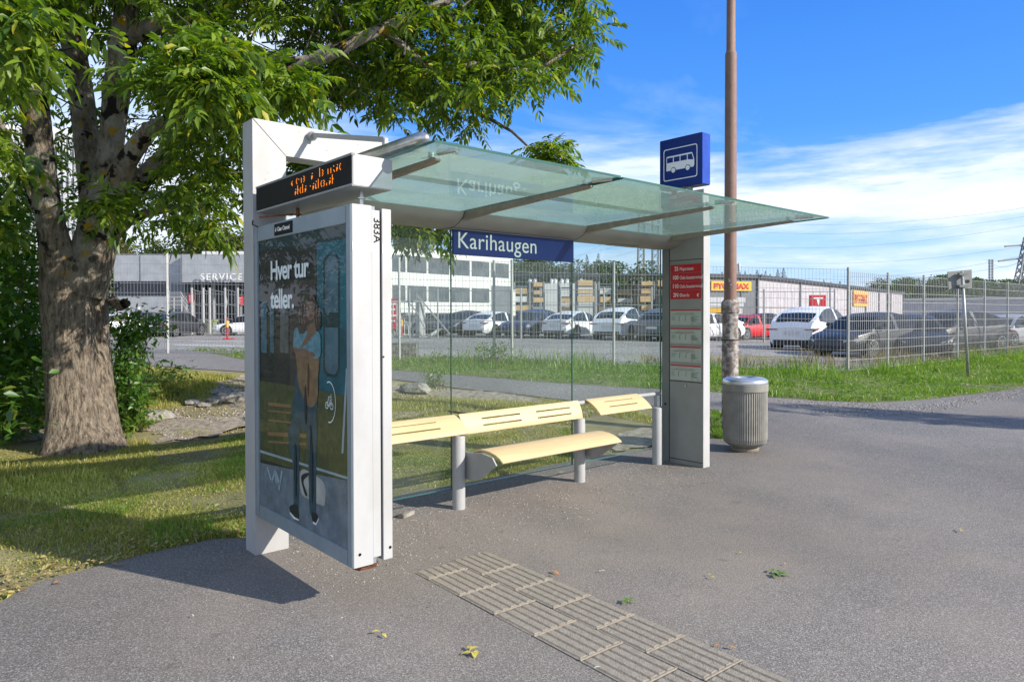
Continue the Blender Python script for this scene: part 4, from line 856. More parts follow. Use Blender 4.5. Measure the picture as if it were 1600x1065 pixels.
# ---------------------------------------------------------------- the big ash tree
def big_tree():
    gp = gt(128, 692); t = thing('ash_tree', 'big ash tree with a thick split trunk and leafy crown arching over the shelter', 'tree', gp)
    b = B(); o = []
    g_ = gD(126, 690, 8.4)
    limb3(b, np.array([[g_[0], g_[1], -0.35, 0.52], [g_[0], g_[1], -0.02, 0.42]]+[list(gD(x_, y_, 8.4))+[r_*8.4/FPX] for x_, y_, r_ in ((122, 668, 43), (117, 630, 39), (112, 590, 37), (109, 520, 36), (109, 455, 39), (112, 410, 41))]), 30, 0.09, 1)
    limb(b, [(162, 745, 8.5, 56), (156, 700, 8.5, 38), (153, 670, 8.55, 31), (150, 620, 8.6, 26), (147, 540, 8.7, 23), (146, 460, 8.75, 21), (150, 400, 8.8, 18)], 22, 0.10, 2)
    limb(b, [(104, 450, 8.35, 34), (92, 405, 8.25, 26), (83, 365, 8.2, 21), (75, 320, 8.1, 19), (66, 260, 8.0, 19), (57, 190, 7.9, 20), (50, 120, 7.8, 19), (44, 40, 7.7, 18), (36, -60, 7.6, 16), (28, -190, 7.6, 12)], 20, 0.07, 3)
    limb(b, [(126, 455, 8.45, 38), (146, 395, 8.45, 32), (158, 340, 8.45, 28), (168, 290, 8.45, 23), (174, 230, 8.4, 18), (180, 160, 8.4, 19), (188, 100, 8.4, 20), (198, 20, 8.4, 18), (206, -70, 8.4, 16), (215, -180, 8.4, 10)], 20, 0.07, 4)
    limb(b, [(150, 400, 8.8, 18), (143, 330, 9.0, 16), (136, 250, 9.1, 17), (128, 160, 9.2, 18), (118, 90, 9.3, 17), (106, 20, 9.3, 19), (96, -60, 9.4, 16), (90, -160, 9.4, 10)], 18, 0.07, 5)
    limb(b, [(150, 360, 8.3, 24), (176, 300, 8.1, 19), (200, 248, 7.9, 15), (232, 206, 7.7, 13), (262, 188, 7.4, 9), (330, 150, 7.1, 7), (430, 120, 6.9, 5), (520, 70, 6.7, 4)], 14, 0.06, 6)
    limb(b, [(150, 380, 8.9, 22), (185, 330, 9.0, 18), (240, 262, 9.1, 14), (320, 200, 9.2, 12), (420, 165, 9.3, 10), (540, 140, 9.3, 8), (690, 115, 9.3, 6), (800, 60, 9.3, 4)], 14, 0.06, 7)
    limb(b, [(196, 60, 8.4, 14), (260, 40, 8.0, 13), (340, 70, 7.6, 12), (430, 98, 7.3, 11), (500, 92, 7.2, 10), (560, 62, 7.2, 9), (610, 40, 7.3, 8), (680, 10, 7.3, 7), (760, -30, 7.4, 5)], 14, 0.06, 8)
    limb(b, [(600, 44, 7.3, 6), (680, 110, 7.7, 5), (740, 100, 7.8, 4), (830, 110, 7.9, 3), (900, 70, 8, 2)], 10, 0.05, 9)
    limb(b, [(150, 395, 8.5, 15), (200, 345, 8.4, 9), (250, 330, 8.3, 5), (330, 318, 8.1, 3)], 10, 0.05, 10)
    limb(b, [(48, 110, 7.8, 9), (20, 95, 7.0, 7), (-10, 75, 6.3, 6), (-60, 50, 5.6, 5)], 10, 0.05, 11)
    limb(b, [(56, 330, 8.1, 6), (20, 230, 7.7, 5), (-20, 160, 7.4, 4)], 8, 0.05, 12)
    limb(b, [(176, 470, 8.75, 9), (188, 478, 8.6, 8), (196, 474, 8.5, 8)], 10, 0.2, 13)
    ob = b.obj('trunk', M_bark, t, smooth=True)
    # crown volume: photo-outline polygon with real depth (5 to 12 m) filled by twig tips in clumps
    g = np.random.default_rng(11)
    outline = [(-260, -330), (965, -330), (942, -60), (932, 10), (938, 45), (915, 90), (880, 122), (840, 140), (812, 150), (775, 140), (775, 160), (755, 185), (730, 200), (700, 190), (660, 190), (600, 180), (560, 165), (520, 160), (480, 160), (430, 160), (385, 172), (392, 250), (388, 330), (360, 310), (300, 322), (240, 330), (205, 355), (175, 360), (130, 330), (120, 280), (150, 250), (112, 240), (90, 330), (95, 250), (60, 300), (20, 330), (-30, 420), (-260, 420)]
    N_ = 26000
    px = g.uniform(-260, 960, N_); py = g.uniform(-330, 420, N_); k = in_poly(px, py, outline); px, py = px[k], py[k]
    dm = np.interp(px, [-200, 0, 200, 400, 700, 960], [5.2, 6.4, 6.6, 6.6, 7.0, 7.6]); dM = np.interp(px, [-200, 0, 200, 400, 700, 960], [12, 12, 12, 11.5, 11, 9.4])
    dd = dm+(dM-dm)*g.uniform(0, 1, len(px))**0.9
    P = np.array([gD(a, c, e) for a, c, e in zip(px, py, dd)])
    # density clumping by summed sines
    q = P*1.55; f = np.sin(q[:, 0]*1.3+1)*np.sin(q[:, 1]*1.7+2)+np.sin(q[:, 2]*2.3+q[:, 0]*1.1)+0.6*np.sin(q[:, 1]*3.1-q[:, 2]*2.7+0.5)
    keep = (f > -0.35) | (g.uniform(0, 1, len(f)) < 0.18)
    # keep trunk window partly open (depth nearer than trunk is thinned there)
    win = (px > 15) & (px < 250) & (py > 10) & (py < 420) & (dd < 9.0); keep &= ~win; thin = (px > -40) & (px < 260) & (py > 70); keep &= ~(thin & (g.uniform(0, 1, len(f)) < 0.45))
    skyw = (((px-410)/60)**2+((py-60)/30)**2 < 1) | (((px-150)/18)**2+((py-85)/25)**2 < 1); keep &= ~skyw
    P = P[keep]; P = P[:3700]
    # explicit near sprays (the bright leaves at the top left, the drooping tips)
    def blob(x, y, d, rx, ry, rd_, n): a = g.normal(0, 1, (n, 3))*0.5; return np.array([gD(x+u*rx, y+v*ry, d+w*rd_) for u, v, w in a])
    near = [blob(35, 50, 4.6, 45, 34, 0.35, 15), blob(-10, 20, 4.4, 50, 45, 0.4, 18), blob(300, 130, 5.6, 55, 26, 0.4, 13), blob(265, 115, 5.8, 45, 26, 0.4, 9), blob(165, 322, 6.4, 32, 14, 0.3, 9), blob(430, 130, 6.3, 55, 25, 0.4, 24), blob(380, 150, 5.9, 20, 15, 0.3, 8), blob(320, 85, 5.9, 60, 30, 0.4, 24), blob(15, 105, 5.2, 30, 18, 0.3, 8), blob(10, 255, 6.0, 40, 12, 0.3, 5),
            blob(855, 243, 9.6, 42, 12, 0.5, 26), blob(290, 345, 7.6, 60, 14, 0.5, 12), blob(350, 350, 7.9, 30, 14, 0.5, 5), blob(680, 362, 9.8, 55, 22, 0.5, 20), blob(645, 352, 9.8, 40, 18, 0.5, 18), blob(620, 350, 9.8, 20, 12, 0.5, 6), blob(470, 262, 9.0, 40, 22, 0.5, 26)]
    nearP = np.concatenate(near)
    def build(P_, size, kk, seed, nm):
        c = P_.mean(0); C, D, Nn, Ln, Wd = ash_sprays(P_, size, kk, seed); V, F = leaflets(C, D, Nn, Ln, Wd); return V, F
    V1, F1 = build(P, 0.245, 6, 21, 'a'); V2, F2 = build(nearP, 0.27, 5, 22, 'b')
    V = np.concatenate([V1, V2]); F = np.concatenate([F1, F2+len(V1)])
    cr = mesh_obj('crown', V, F, M_ash, t, smooth=True)
    # twigs joining clumps
    tw = B(); sel = P[g.integers(0, len(P), 420)]; tgt = np.array([gD(300, 150, 8.5), gD(500, 110, 7.6), gD(690, 60, 7.8), gD(120, 150, 8.8), gD(40, 150, 8.0), gD(820, 60, 8.5), gD(400, 60, 9.5)])
    for a in sel:
        j = np.argmin(((tgt-a)**2).sum(1)); c = tgt[j]+(g.normal(0, 0.5, 3)); v = c-a; L_ = np.linalg.norm(v); v = v/L_*min(L_, 1.1); m_ = a+v*0.5+g.normal(0, 0.08, 3); tw.tube([a, m_, a+v], [0.003, 0.007, 0.012], 5)
    for px_, py_, d_ in ((860, 262, 9.6), (650, 372, 9.8)):
        a = gD(px_, py_, d_); c = gD(px_-120, py_-90, 9.7); tw.tube([a, (a+c)/2+np.array([0, 0, 0.1]), c], [0.008, 0.02, 0.03], 6)
    tw.obj('twigs', M_twig, t)
big_tree()

def leaf_bush(name, label, base, P, m, size, n, seed, stems=7, cat='shrub', ratio=0.5, twig=0.006):
    t = thing(name, label, cat, base); g = np.random.default_rng(seed)
    idx = g.integers(0, len(P), n); C = P[idx]+g.normal(0, size*0.9, (n, 3)); az = g.uniform(0, 6.28, n); el = g.normal(-0.1, 0.5, n)
    D = np.stack([np.cos(az)*np.cos(el), np.sin(az)*np.cos(el), np.sin(el)], -1); Nn = nz(np.array([0, 0, 1.0])+g.normal(0, 0.5, (n, 3))); Ln = g.uniform(0.7, 1.3, n)*size
    V, F = leaflets(C, D, Nn, Ln, Ln*ratio, 0.2); mesh_obj('foliage', V, F, m, t, smooth=True)
    b = B()
    for k in range(stems):
        a = P[g.integers(0, len(P))]; s0 = np.array(base)+np.array([g.normal(0, 0.12), g.normal(0, 0.12), -0.05]); mm = (a+s0)/2+g.normal(0, 0.08, 3); b.tube([s0, mm, a], [twig*1.6, twig*1.2, twig*0.5], 6)
    b.obj('stems', M_twig, t); return t
def bushP(g, pts):
    out = []
    for px, py, d, rx, ry, rd_, n in pts:
        a = g.normal(0, 0.5, (n, 3)); out += [gD(px+u*rx, py+v*ry, d+w*rd_) for u, v, w in a]
    P = np.array(out); return P
g0 = np.random.default_rng(5)
P = bushP(g0, [(20, 420, 10.5, 80, 90, 1.6, 500), (30, 540, 9.6, 75, 80, 1.2, 500), (10, 640, 9.0, 60, 60, 1.0, 240), (-60, 480, 9.6, 90, 160, 2.0, 700), (40, 330, 11, 90, 60, 1.5, 260), (150, 450, 11.5, 20, 60, 0.8, 30), (-180, 560, 8.4, 120, 120, 1.6, 600)])
P = P[P[:, 2] > 0.05]
leaf_bush('bush', 'tall dense dark green bush behind the ash trunk at the left edge', gt(20, 655), P, M_bush, 0.115, 11500, 31, 24, 'bush', 0.5, 0.012)
P = bushP(g0, [(205, 520, 9.6, 34, 30, 0.5, 90), (195, 570, 9.4, 34, 35, 0.5, 110), (205, 620, 9.2, 26, 26, 0.4, 60), (225, 500, 9.7, 30, 14, 0.4, 24), (260, 512, 9.8, 18, 8, 0.2, 6)])
leaf_bush('shrub', 'loose green shrub beside the right side of the ash trunk', gt(200, 660), P, M_bush, 0.085, 1700, 32, 26, 'shrub', 0.5, 0.006)
P = bushP(g0, [(276, 583, 12.0, 22, 8, 0.3, 30), (255, 590, 11.8, 14, 8, 0.2, 16)])
leaf_bush('weed', 'low leafy weed at the footpath edge left of the shelter', gt(275, 592), P, M_shrub, 0.12, 160, 33, 6, 'plant', 0.3)
P = bushP(g0, [(680, 588, 12.6, 14, 14, 0.2, 40), (672, 602, 12.5, 12, 8, 0.2, 20)])
leaf_bush('weed', 'small bushy weed on the gravel behind the left glass pane', gt(680, 608), P, M_shrub, 0.06, 420, 34, 8, 'plant', 0.35, 0.004)
P = bushP(g0, [(768, 548, 18.6, 34, 14, 0.3, 60), (700, 562, 18.4, 24, 8, 0.3, 24), (790, 560, 18.4, 30, 10, 0.3, 30)])
leaf_bush('weed', 'bushy green weed at the foot of the mesh fence behind the middle glass pane', gt(765, 572), P, M_shrub, 0.10, 620, 35, 16, 'plant', 0.35, 0.005)
P = bushP(g0, [(215, 645, 9.3, 22, 12, 0.3, 30), (190, 650, 9.2, 15, 10, 0.3, 18)])
leaf_bush('weed', 'pale green nettles at the right foot of the ash trunk', gt(205, 668), P, M_shrub, 0.09, 260, 36, 10, 'plant', 0.45, 0.004)
P = bushP(g0, [(1124, 660, 10.2, 10, 12, 0.2, 30)])
leaf_bush('weed', 'clump of weeds between the end column and the litter bin', gt(1124, 678), P, M_shrub, 0.07, 200, 37, 8, 'plant', 0.3, 0.004)

# ---------------------------------------------------------------- grass (stuff)
def grass(name, poly, n, h, w, m, seed, lean=0.5, dens=None):
    g = np.random.default_rng(seed); A = np.array(poly); x0, y0 = A.min(0); x1, y1 = A.max(0); X = []; Y = []
    tot = 0
    while tot < n:
        x = g.uniform(x0, x1, n*2); y = g.uniform(y0, y1, n*2); k = in_poly(x, y, poly)
        if dens is not None: k &= g.uniform(0, 1, len(x)) < dens(x, y)
        X.append(x[k]); Y.append(y[k]); tot += k.sum()
        if k.sum() == 0: break
    x = np.concatenate(X)[:n]; y = np.concatenate(Y)[:n]; n = len(x)
    cl = 0.38+1.25*(0.5+0.5*np.sin(x*1.9+np.sin(y*1.3)*2))*(0.5+0.5*np.sin(y*2.3+np.sin(x*1.1)*2))
    hh = g.uniform(0.4, 1.2, n)*h*cl; C = np.stack([x, y, terr(x, y)-0.01], -1); az = g.uniform(0, 6.28, n); S_ = np.stack([np.cos(az), np.sin(az), 0*az], -1)*(w*g.uniform(0.6, 1.4, n))[:, None]
    a2 = g.uniform(0, 6.28, n); ld = np.stack([np.cos(a2), np.sin(a2), 0*a2], -1)*(hh*g.uniform(0, lean, n))[:, None]; U = np.array([0, 0, 1.0])
    V = np.stack([C-S_, C+S_, C+S_*0.7+ld*0.4+U*(hh*0.6)[:, None], C-S_*0.7+ld*0.4+U*(hh*0.6)[:, None], C+ld+U*hh[:, None]], 1).reshape(-1, 3)
    i = np.arange(n)*5; F = np.concatenate([np.stack([i, i+1, i+2], -1), np.stack([i, i+2, i+3], -1), np.stack([i+3, i+2, i+4], -1)])
    return tag(mesh_obj(name, V, F, m), kind='stuff')
M_gr1 = leaf_mat('lawn_blades', (0.19, 0.21, 0.04), (0.42, 0.38, 0.11), (0.55, 0.46, 0.22), trans=0.35)
M_gr2 = leaf_mat('verge_blades', (0.075, 0.17, 0.015), (0.18, 0.28, 0.035), (0.30, 0.28, 0.09), trans=0.4)
M_dry = leaf_mat('dry_stalks', (0.16, 0.12, 0.06), (0.26, 0.21, 0.12), trans=0.25)
lawn_poly = PX((-60, 985), (0, 936), (60, 905), (160, 880), (240, 860), (330, 840), (400, 836), (470, 812), (560, 790), (640, 767), (760, 746), (880, 720), (960, 706), (1010, 698), (900, 668), (800, 660), (700, 645), (640, 660), (560, 675), (470, 688), (390, 676), (330, 690), (250, 694), (170, 715), (60, 700), (-60, 690), (-300, 760))
def ld_(x, y):
    f = np.sin(x*2.1+np.sin(y*1.7)*1.5)*np.sin(y*2.6+np.sin(x*2.3))+0.5*np.sin(x*6.1+y*3)*np.sin(y*7.3-x*2); return np.clip(0.62+0.6*f, 0.1, 1)
grass('lawn_grass', jag(lawn_poly, 0.2, 0.06, 12), 120000, 0.034, 0.004, M_gr1, 51, 1.2, ld_)
grass('lawn_grass', jag(lawn_poly, 0.2, 0.05, 13), 9000, 0.07, 0.004, M_gr2, 151, 0.9, lambda x, y: (ld_(x+3, y) > 0.85)*1.0)
grass('lawn_grass', PX((-60, 760), (120, 700), (230, 690), (250, 720), (180, 760), (60, 800), (-60, 800)), 9000, 0.11, 0.004, M_gr1, 52, 0.8)
grass('bank_grass', PX((180, 680), (232, 668), (262, 640), (330, 622), (338, 596), (390, 588), (230, 575), (60, 568), (60, 660)), 26000, 0.10, 0.005, M_gr1, 53, 0.8)
slope_poly = PX((640, 655), (700, 642), (800, 658), (900, 664), (930, 645), (1034, 664), (1034, 655), (960, 634), (850, 622), (800, 622), (880, 636), (700, 612), (650, 600), (560, 598), (560, 660))
grass('slope_grass', slope_poly, 22000, 0.06, 0.005, M_gr1, 54, 0.8)
verge_poly = PX((-200, 547), (0, 547), (230, 551), (390, 562), (613, 577), (760, 588), (840, 595), (960, 603), (1112, 611), (1200, 619), (1280, 625), (1360, 628), (1440, 624), (1520, 615), (1600, 604), (1700, 591), (1900, 570), (1900, 545), (1600, 549), (1500, 562), (1400, 574), (1330, 577), (1200, 575), (1000, 570), (800, 565), (600, 559), (390, 553), (230, 547), (0, 543), (-200, 542))
def vd(x, y):
    r = (x-CP[0])*Rh[0]+(y-CP[1])*Rh[1]; return np.clip((0.35+0.06*(r+8))*(0.75+0.7*np.sin(x*1.3+np.sin(y*2))*np.sin(y*1.9+x*0.7)), 0.12, 1)
drape('verge', jag(verge_poly, 0.4, 0.03, 8), 0.8, -0.006, M_verge)
grass('verge_grass', jag(verge_poly, 0.35, 0.12, 14), 110000, 0.095, 0.007, M_gr2, 55, 1.1, vd)
grass('tall_weeds', PX((640, 572), (1040, 588), (1330, 596), (1500, 580), (1600, 566), (1600, 549), (1500, 561), (1400, 572), (1330, 575), (1200, 573), (1000, 568), (640, 558)), 5000, 0.36, 0.009, M_gr2, 56, 0.9)
grass('dry_grass', PX((1330, 576), (1400, 573), (1500, 561), (1600, 548), (1600, 538), (1480, 548), (1340, 562), (1180, 566), (1000, 560), (1000, 568), (1200, 572)), 4500, 0.36, 0.010, M_dry, 57, 0.6)
grass('edge_grass', PX((1112, 640), (1128, 645), (1132, 686), (1113, 684)), 2200, 0.10, 0.005, M_gr2, 58, 0.8)
def clover():                                # broad-leaved ground plants in the verge and lawn
    for nm, poly, n, s_, seed in (('verge_plants', verge_poly, 16000, 0.12, 61), ('lawn_plants', lawn_poly, 2600, 0.035, 62), ('bank_plants', PX((180, 680), (232, 668), (262, 640), (300, 625), (238, 590), (180, 600)), 1500, 0.09, 63)):
        g = np.random.default_rng(seed); A = np.array(poly); x0, y0 = A.min(0); x1, y1 = A.max(0); x = g.uniform(x0, x1, n*5); y = g.uniform(y0, y1, n*5); k = in_poly(x, y, poly) & (np.sin(x*1.7+2)*np.sin(y*2.1) > -0.1); x = x[k][:n]; y = y[k][:n]; n2 = len(x)
        C = np.stack([x, y, terr(x, y)+s_*g.uniform(0.1, 0.9, n2)], -1); az = g.uniform(0, 6.28, n2); D = np.stack([np.cos(az), np.sin(az), g.uniform(0.1, 0.9, n2)], -1); Ln = g.uniform(0.6, 1.3, n2)*s_
        V, F = leaflets(C, D, np.tile([0, 0, 1.0], (n2, 1)), Ln, Ln*0.42, 0.35); tag(mesh_obj(nm, V, F, M_shrub, smooth=True), kind='stuff')
clover()
grass('lawn_grass', [tuple(gt(-60, 960)[:2]), tuple(gt(-60, 700)[:2]), tuple(gt(-300, 640)[:2]), dr(9, -14), dr(3, -10), dr(2.2, -5)], 30000, 0.04, 0.006, M_gr1, 171, 1.2)
# loose grit round the shelter and gravel chips
def grit(name, poly, n, s0, s1, m, seed, dens=None):
    g = np.random.default_rng(seed); A = np.array(poly); x0, y0 = A.min(0); x1, y1 = A.max(0); x = g.uniform(x0, x1, n*4); y = g.uniform(y0, y1, n*4); k = in_poly(x, y, poly)
    if dens is not None: k &= g.uniform(0, 1, len(x)) < dens(x, y)
    x = x[k][:n]; y = y[k][:n]; n = len(x)
    s_ = g.uniform(s0, s1, n)**1; o8 = np.array([[-1, -1, -.5], [1, -1, -.5], [1, 1, -.5], [-1, 1, -.5], [-.7, -.7, .5], [.7, -.7, .5], [.7, .7, .5], [-.7, .7, .5]])
    az = g.uniform(0, 6.28, n); c, sn = np.cos(az)[:, None], np.sin(az)[:, None]; q = o8[None]*(1+g.uniform(-.3, .3, (n, 8, 3)))*s_[:, None, None]*np.stack([g.uniform(.6, 1.2, n), g.uniform(.5, 1, n), g.uniform(.5, .9, n)], -1)[:, None]
    Xr = q[..., 0]*c-q[..., 1]*sn; Yr = q[..., 0]*sn+q[..., 1]*c; V = np.stack([Xr+x[:, None], Yr+y[:, None], q[..., 2]+(terr(x, y)+s_*0.25)[:, None]], -1).reshape(-1, 3)
    f = np.array([(4, 5, 6, 7), (0, 1, 5, 4), (1, 2, 6, 5), (2, 3, 7, 6), (3, 0, 4, 7)]); F = (np.arange(n)[:, None, None]*8+f[None]).reshape(-1, 4)
    return tag(mesh_obj(name, V, F, m), kind='stuff')
M_grit = leaf_mat('grit_stones', (0.10, 0.09, 0.08), (0.42, 0.39, 0.35), trans=0.0)
grit('loose_grit', [(-0.1, -1.6), (1.0, -1.5), (4.4, -0.7), (4.6, 0.5), (1.3, 0.6), (0.2, 0.4)], 3600, 0.002, 0.0065, M_grit, 71, lambda x, y: np.clip(1.1-np.abs(y+0.05)*0.9, 0.12, 1))
grit('gravel_stones', grv, 4200, 0.004, 0.018, leaf_mat('gravel_chips', (0.14, 0.11, 0.08), (0.50, 0.44, 0.36), trans=0.0), 72)
grass('slope_tufts', grv, 3500, 0.06, 0.004, M_gr1, 154, 1.0, lambda x, y: (np.sin(x*2.7+1)*np.sin(y*3.3) > 0.45)*1.0)
grit('edge_grit', [tuple(gt(*q)[:2]) for q in ((1200, 624), (1440, 632), (1600, 606), (1600, 618), (1440, 648), (1300, 650))], 2200, 0.005, 0.014, M_grit, 73)
# single rocks
def rock(px, py, s_, seed, label):
    p = gt(px, py); bm = bmesh.new(); bmesh.ops.create_icosphere(bm, subdivisions=2, radius=1); r = random.Random(seed)
    for v in bm.verts: v.co *= r.uniform(0.82, 1.12); v.co.z = max(v.co.z, -0.3)*0.55; v.co *= s_; v.co.x *= 1.3
    me = bpy.data.meshes.new('rock'); bm.to_mesh(me); bm.free(); me.materials.append(M_rock); o = bpy.data.objects.new('rock', me); COL.objects.link(o); o.location = p+Vector((0, 0, s_*0.1)); o.rotation_euler = (0, 0, seed); tag(o, label, 'rock', 'rocks on the gravel slope')
for i, (a, c, s_, lb) in enumerate(((241, 655, 0.22, 'flat pale rock at the left end of the gravel slope'), (300, 630, 0.11, 'small rock lying high on the gravel slope left of the shelter'), (318, 634, 0.09, 'smallest rock of the pair above the shaded gravel strip'), (372, 626, 0.2, 'wide light rock beside the left shelter post'), (52, 685, 0.13, 'grey stone in the shade left of the ash trunk'), (650, 612, 0.25, 'weathered rock seen through the left glass pane'))): rock(a, c, s_, i+3, lb)
blk = B().box((-0.075, -0.028, 0), (0.075, 0.028, 0.035), 0.005).obj('concrete_block', M_rock); blk.location = gt(635, 806); blk.rotation_euler = (0, 0, 0.35); tag(blk, 'small concrete block lying beside the advertising panel foot', 'block')

# loose dead leaves along the lawn edge (too many to count)
def leaf_litter():
    g = np.random.default_rng(77); E_ = np.array([gt(*q)[:2] for q in ((0, 938), (60, 905), (160, 880), (240, 860), (330, 840), (400, 836))]); n = 260; i = g.integers(0, len(E_)-1, n); w = g.uniform(0, 1, (n, 1)); p = E_[i]*(1-w)+E_[i+1]*w; nrm = np.array([-0.6, 0.8]); p = p+nrm*np.abs(g.normal(0, 0.22, (n, 1)))-nrm*0.05+g.normal(0, 0.03, (n, 2))
    A = np.array(lawn_poly); m = 260; q = g.uniform(A.min(0), A.max(0), (m*4, 2)); q = q[in_poly(q[:, 0], q[:, 1], lawn_poly)][:m]; p = np.concatenate([p, q]); n = len(p)
    C = np.column_stack([p, terr(p[:, 0], p[:, 1])+g.uniform(0.012, 0.035, n)]); az = g.uniform(0, 6.28, n); D = np.stack([np.cos(az), np.sin(az), g.uniform(-0.1, 0.4, n)], -1); Ln = g.uniform(0.02, 0.055, n); V, F = leaflets(C, D, np.tile([0, 0, 1.0], (n, 1))+g.normal(0, .3, (n, 3)), Ln, Ln*0.5, 0.2)
    tag(mesh_obj('leaf_litter', V, F, leaf_mat('dead_leaves', (0.22, 0.13, 0.05), (0.50, 0.42, 0.20), trans=0.2)), kind='stuff')
leaf_litter()
# fallen leaves and litter on the asphalt
M_lf = {'y': mat('fallen_yellow', (0.50, 0.42, 0.08), 0.6), 'g': mat('fallen_green', (0.10, 0.20, 0.02), 0.6), 'o': mat('fallen_orange', (0.42, 0.20, 0.08), 0.6), 'w': mat('litter_pale', (0.6, 0.56, 0.48), 0.7)}
def fallen(px, py, col, s_, n, label, cat='leaf'):
    p = gt(px, py); g = np.random.default_rng(int(px)); C = np.tile([0, 0, 0.008], (n, 1))+g.normal(0, s_*0.25 if n > 1 else 0, (n, 3))*[1, 1, 0.05]; az = g.uniform(0, 6.28, n); D = np.stack([np.cos(az), np.sin(az), g.uniform(0.15, 0.5, n)], -1); Ln = np.full(n, s_)*g.uniform(.7, 1.2, n)
    C[:, 2] = np.abs(C[:, 2])+0.006
    V, F = leaflets(C, D, np.tile([0, 0, 1.0], (n, 1)), Ln, Ln*(0.45 if cat == 'leaf' else 0.28), 0.35); V[:, 2] = np.maximum(V[:, 2], 0.004)
    o = mesh_obj('fallen_leaf' if cat == 'leaf' else 'litter', V, F, M_lf[col]); o.location = p; tag(o, label, cat, 'leaves and litter on the asphalt')
for a in ((738, 1022, 'y', 0.05, 5, 'bright yellow green leaf cluster left of the tactile paving'), (985, 941, 'g', 0.045, 6, 'green leaf sprig on the asphalt right of the tactile paving'), (1215, 899, 'g', 0.06, 10, 'large green ash sprig lying on the open asphalt'), (1129, 1013, 'o', 0.04, 2, 'orange brown curled leaf at the right edge of the tactile paving'),
          (865, 896, 'o', 0.05, 2, 'brown twig like leaf just beside the upper tactile paving'), (938, 895, 'w', 0.035, 2, 'white scrap of paper on the asphalt', 'litter'), (1110, 903, 'y', 0.04, 2, 'dull yellow leaf left of the large green sprig'), (1155, 866, 'y', 0.03, 1, 'tiny yellow leaf above the large green sprig'), (1226, 884, 'y', 0.03, 1, 'small yellow leaf just above the large green sprig'),
          (1497, 829, 'y', 0.06, 2, 'yellow leaf lying far right on the asphalt'), (1302, 832, 'o', 0.03, 1, 'lone brown leaf on the asphalt below the litter bin shadow side'), (303, 966, 'w', 0.04, 1, 'pale scrap in the lower left on sunlit asphalt', 'litter'), (365, 1033, 'w', 0.035, 1, 'pale chip near the bottom left edge of the asphalt', 'litter'), (520, 1030, 'w', 0.03, 1, 'cream chip on the asphalt below the advertising panel', 'litter'), (596, 992, 'y', 0.04, 2, 'yellow green leaf below the advertising panel corner'),
          (882, 740, 'w', 0.07, 2, 'white scrap under the bench behind the middle post', 'litter'), (928, 1048, 'w', 0.04, 1, 'cream stick on the left edge of the tactile paving', 'litter'), (1518, 602, 'w', 0.16, 3, 'white crumpled litter on the verge edge by the road sign', 'litter'), (1430, 745, 'y', 0.03, 1, 'single yellow leaf in the middle right asphalt'), (455, 961, 'w', 0.03, 1, 'pale scrap at the tip of the panel shadow', 'litter'),
          (358, 923, 'w', 0.03, 1, 'pale scrap inside the panel shadow', 'litter'), (92, 912, 'o', 0.05, 3, 'brown leaves gathered at the lawn edge in the lower left'), (20, 930, 'y', 0.05, 3, 'pale yellow leaves at the lawn edge in the far lower left corner'), (180, 885, 'o', 0.05, 2, 'brown leaf at the lawn edge where the shadow begins')):
    fallen(*a)
#@@PART3
# ---------------------------------------------------------------- cars
M_tyre = mat('tyre_rubber', (0.02, 0.02, 0.02), 0.85, var=0.2); M_rim = mat('rim_metal', (0.45, 0.46, 0.47), 0.35, metal=0.8, var=0.1); M_cglass = mat('car_glass', (0.014, 0.016, 0.017), 0.2, var=0.1, spec=0.35)
M_lampw = mat('headlight', (0.6, 0.62, 0.65), 0.1, var=0.1, coat=1); M_lampr = mat('taillight', (0.22, 0.01, 0.012), 0.15, var=0.2, coat=1); M_trim = mat('car_trim', (0.015, 0.015, 0.016), 0.55, var=0.2); M_plate = mat('number_plate', (0.6, 0.6, 0.58), 0.5)
def paint(n, c): return mat('paint_'+n, c, 0.45, var=0.03, coat=0.1, scale=2)
PT = {'white': paint('white', (0.72, 0.73, 0.75)), 'dark': paint('dark', (0.03, 0.032, 0.038)), 'blue': paint('blue', (0.018, 0.035, 0.10)), 'red': paint('red', (0.48, 0.01, 0.02)), 'grey': paint('grey', (0.12, 0.13, 0.145)), 'silver': paint('silver', (0.38, 0.40, 0.42))}
def lerp(x, xs, ys): return float(np.interp(x, xs, ys))
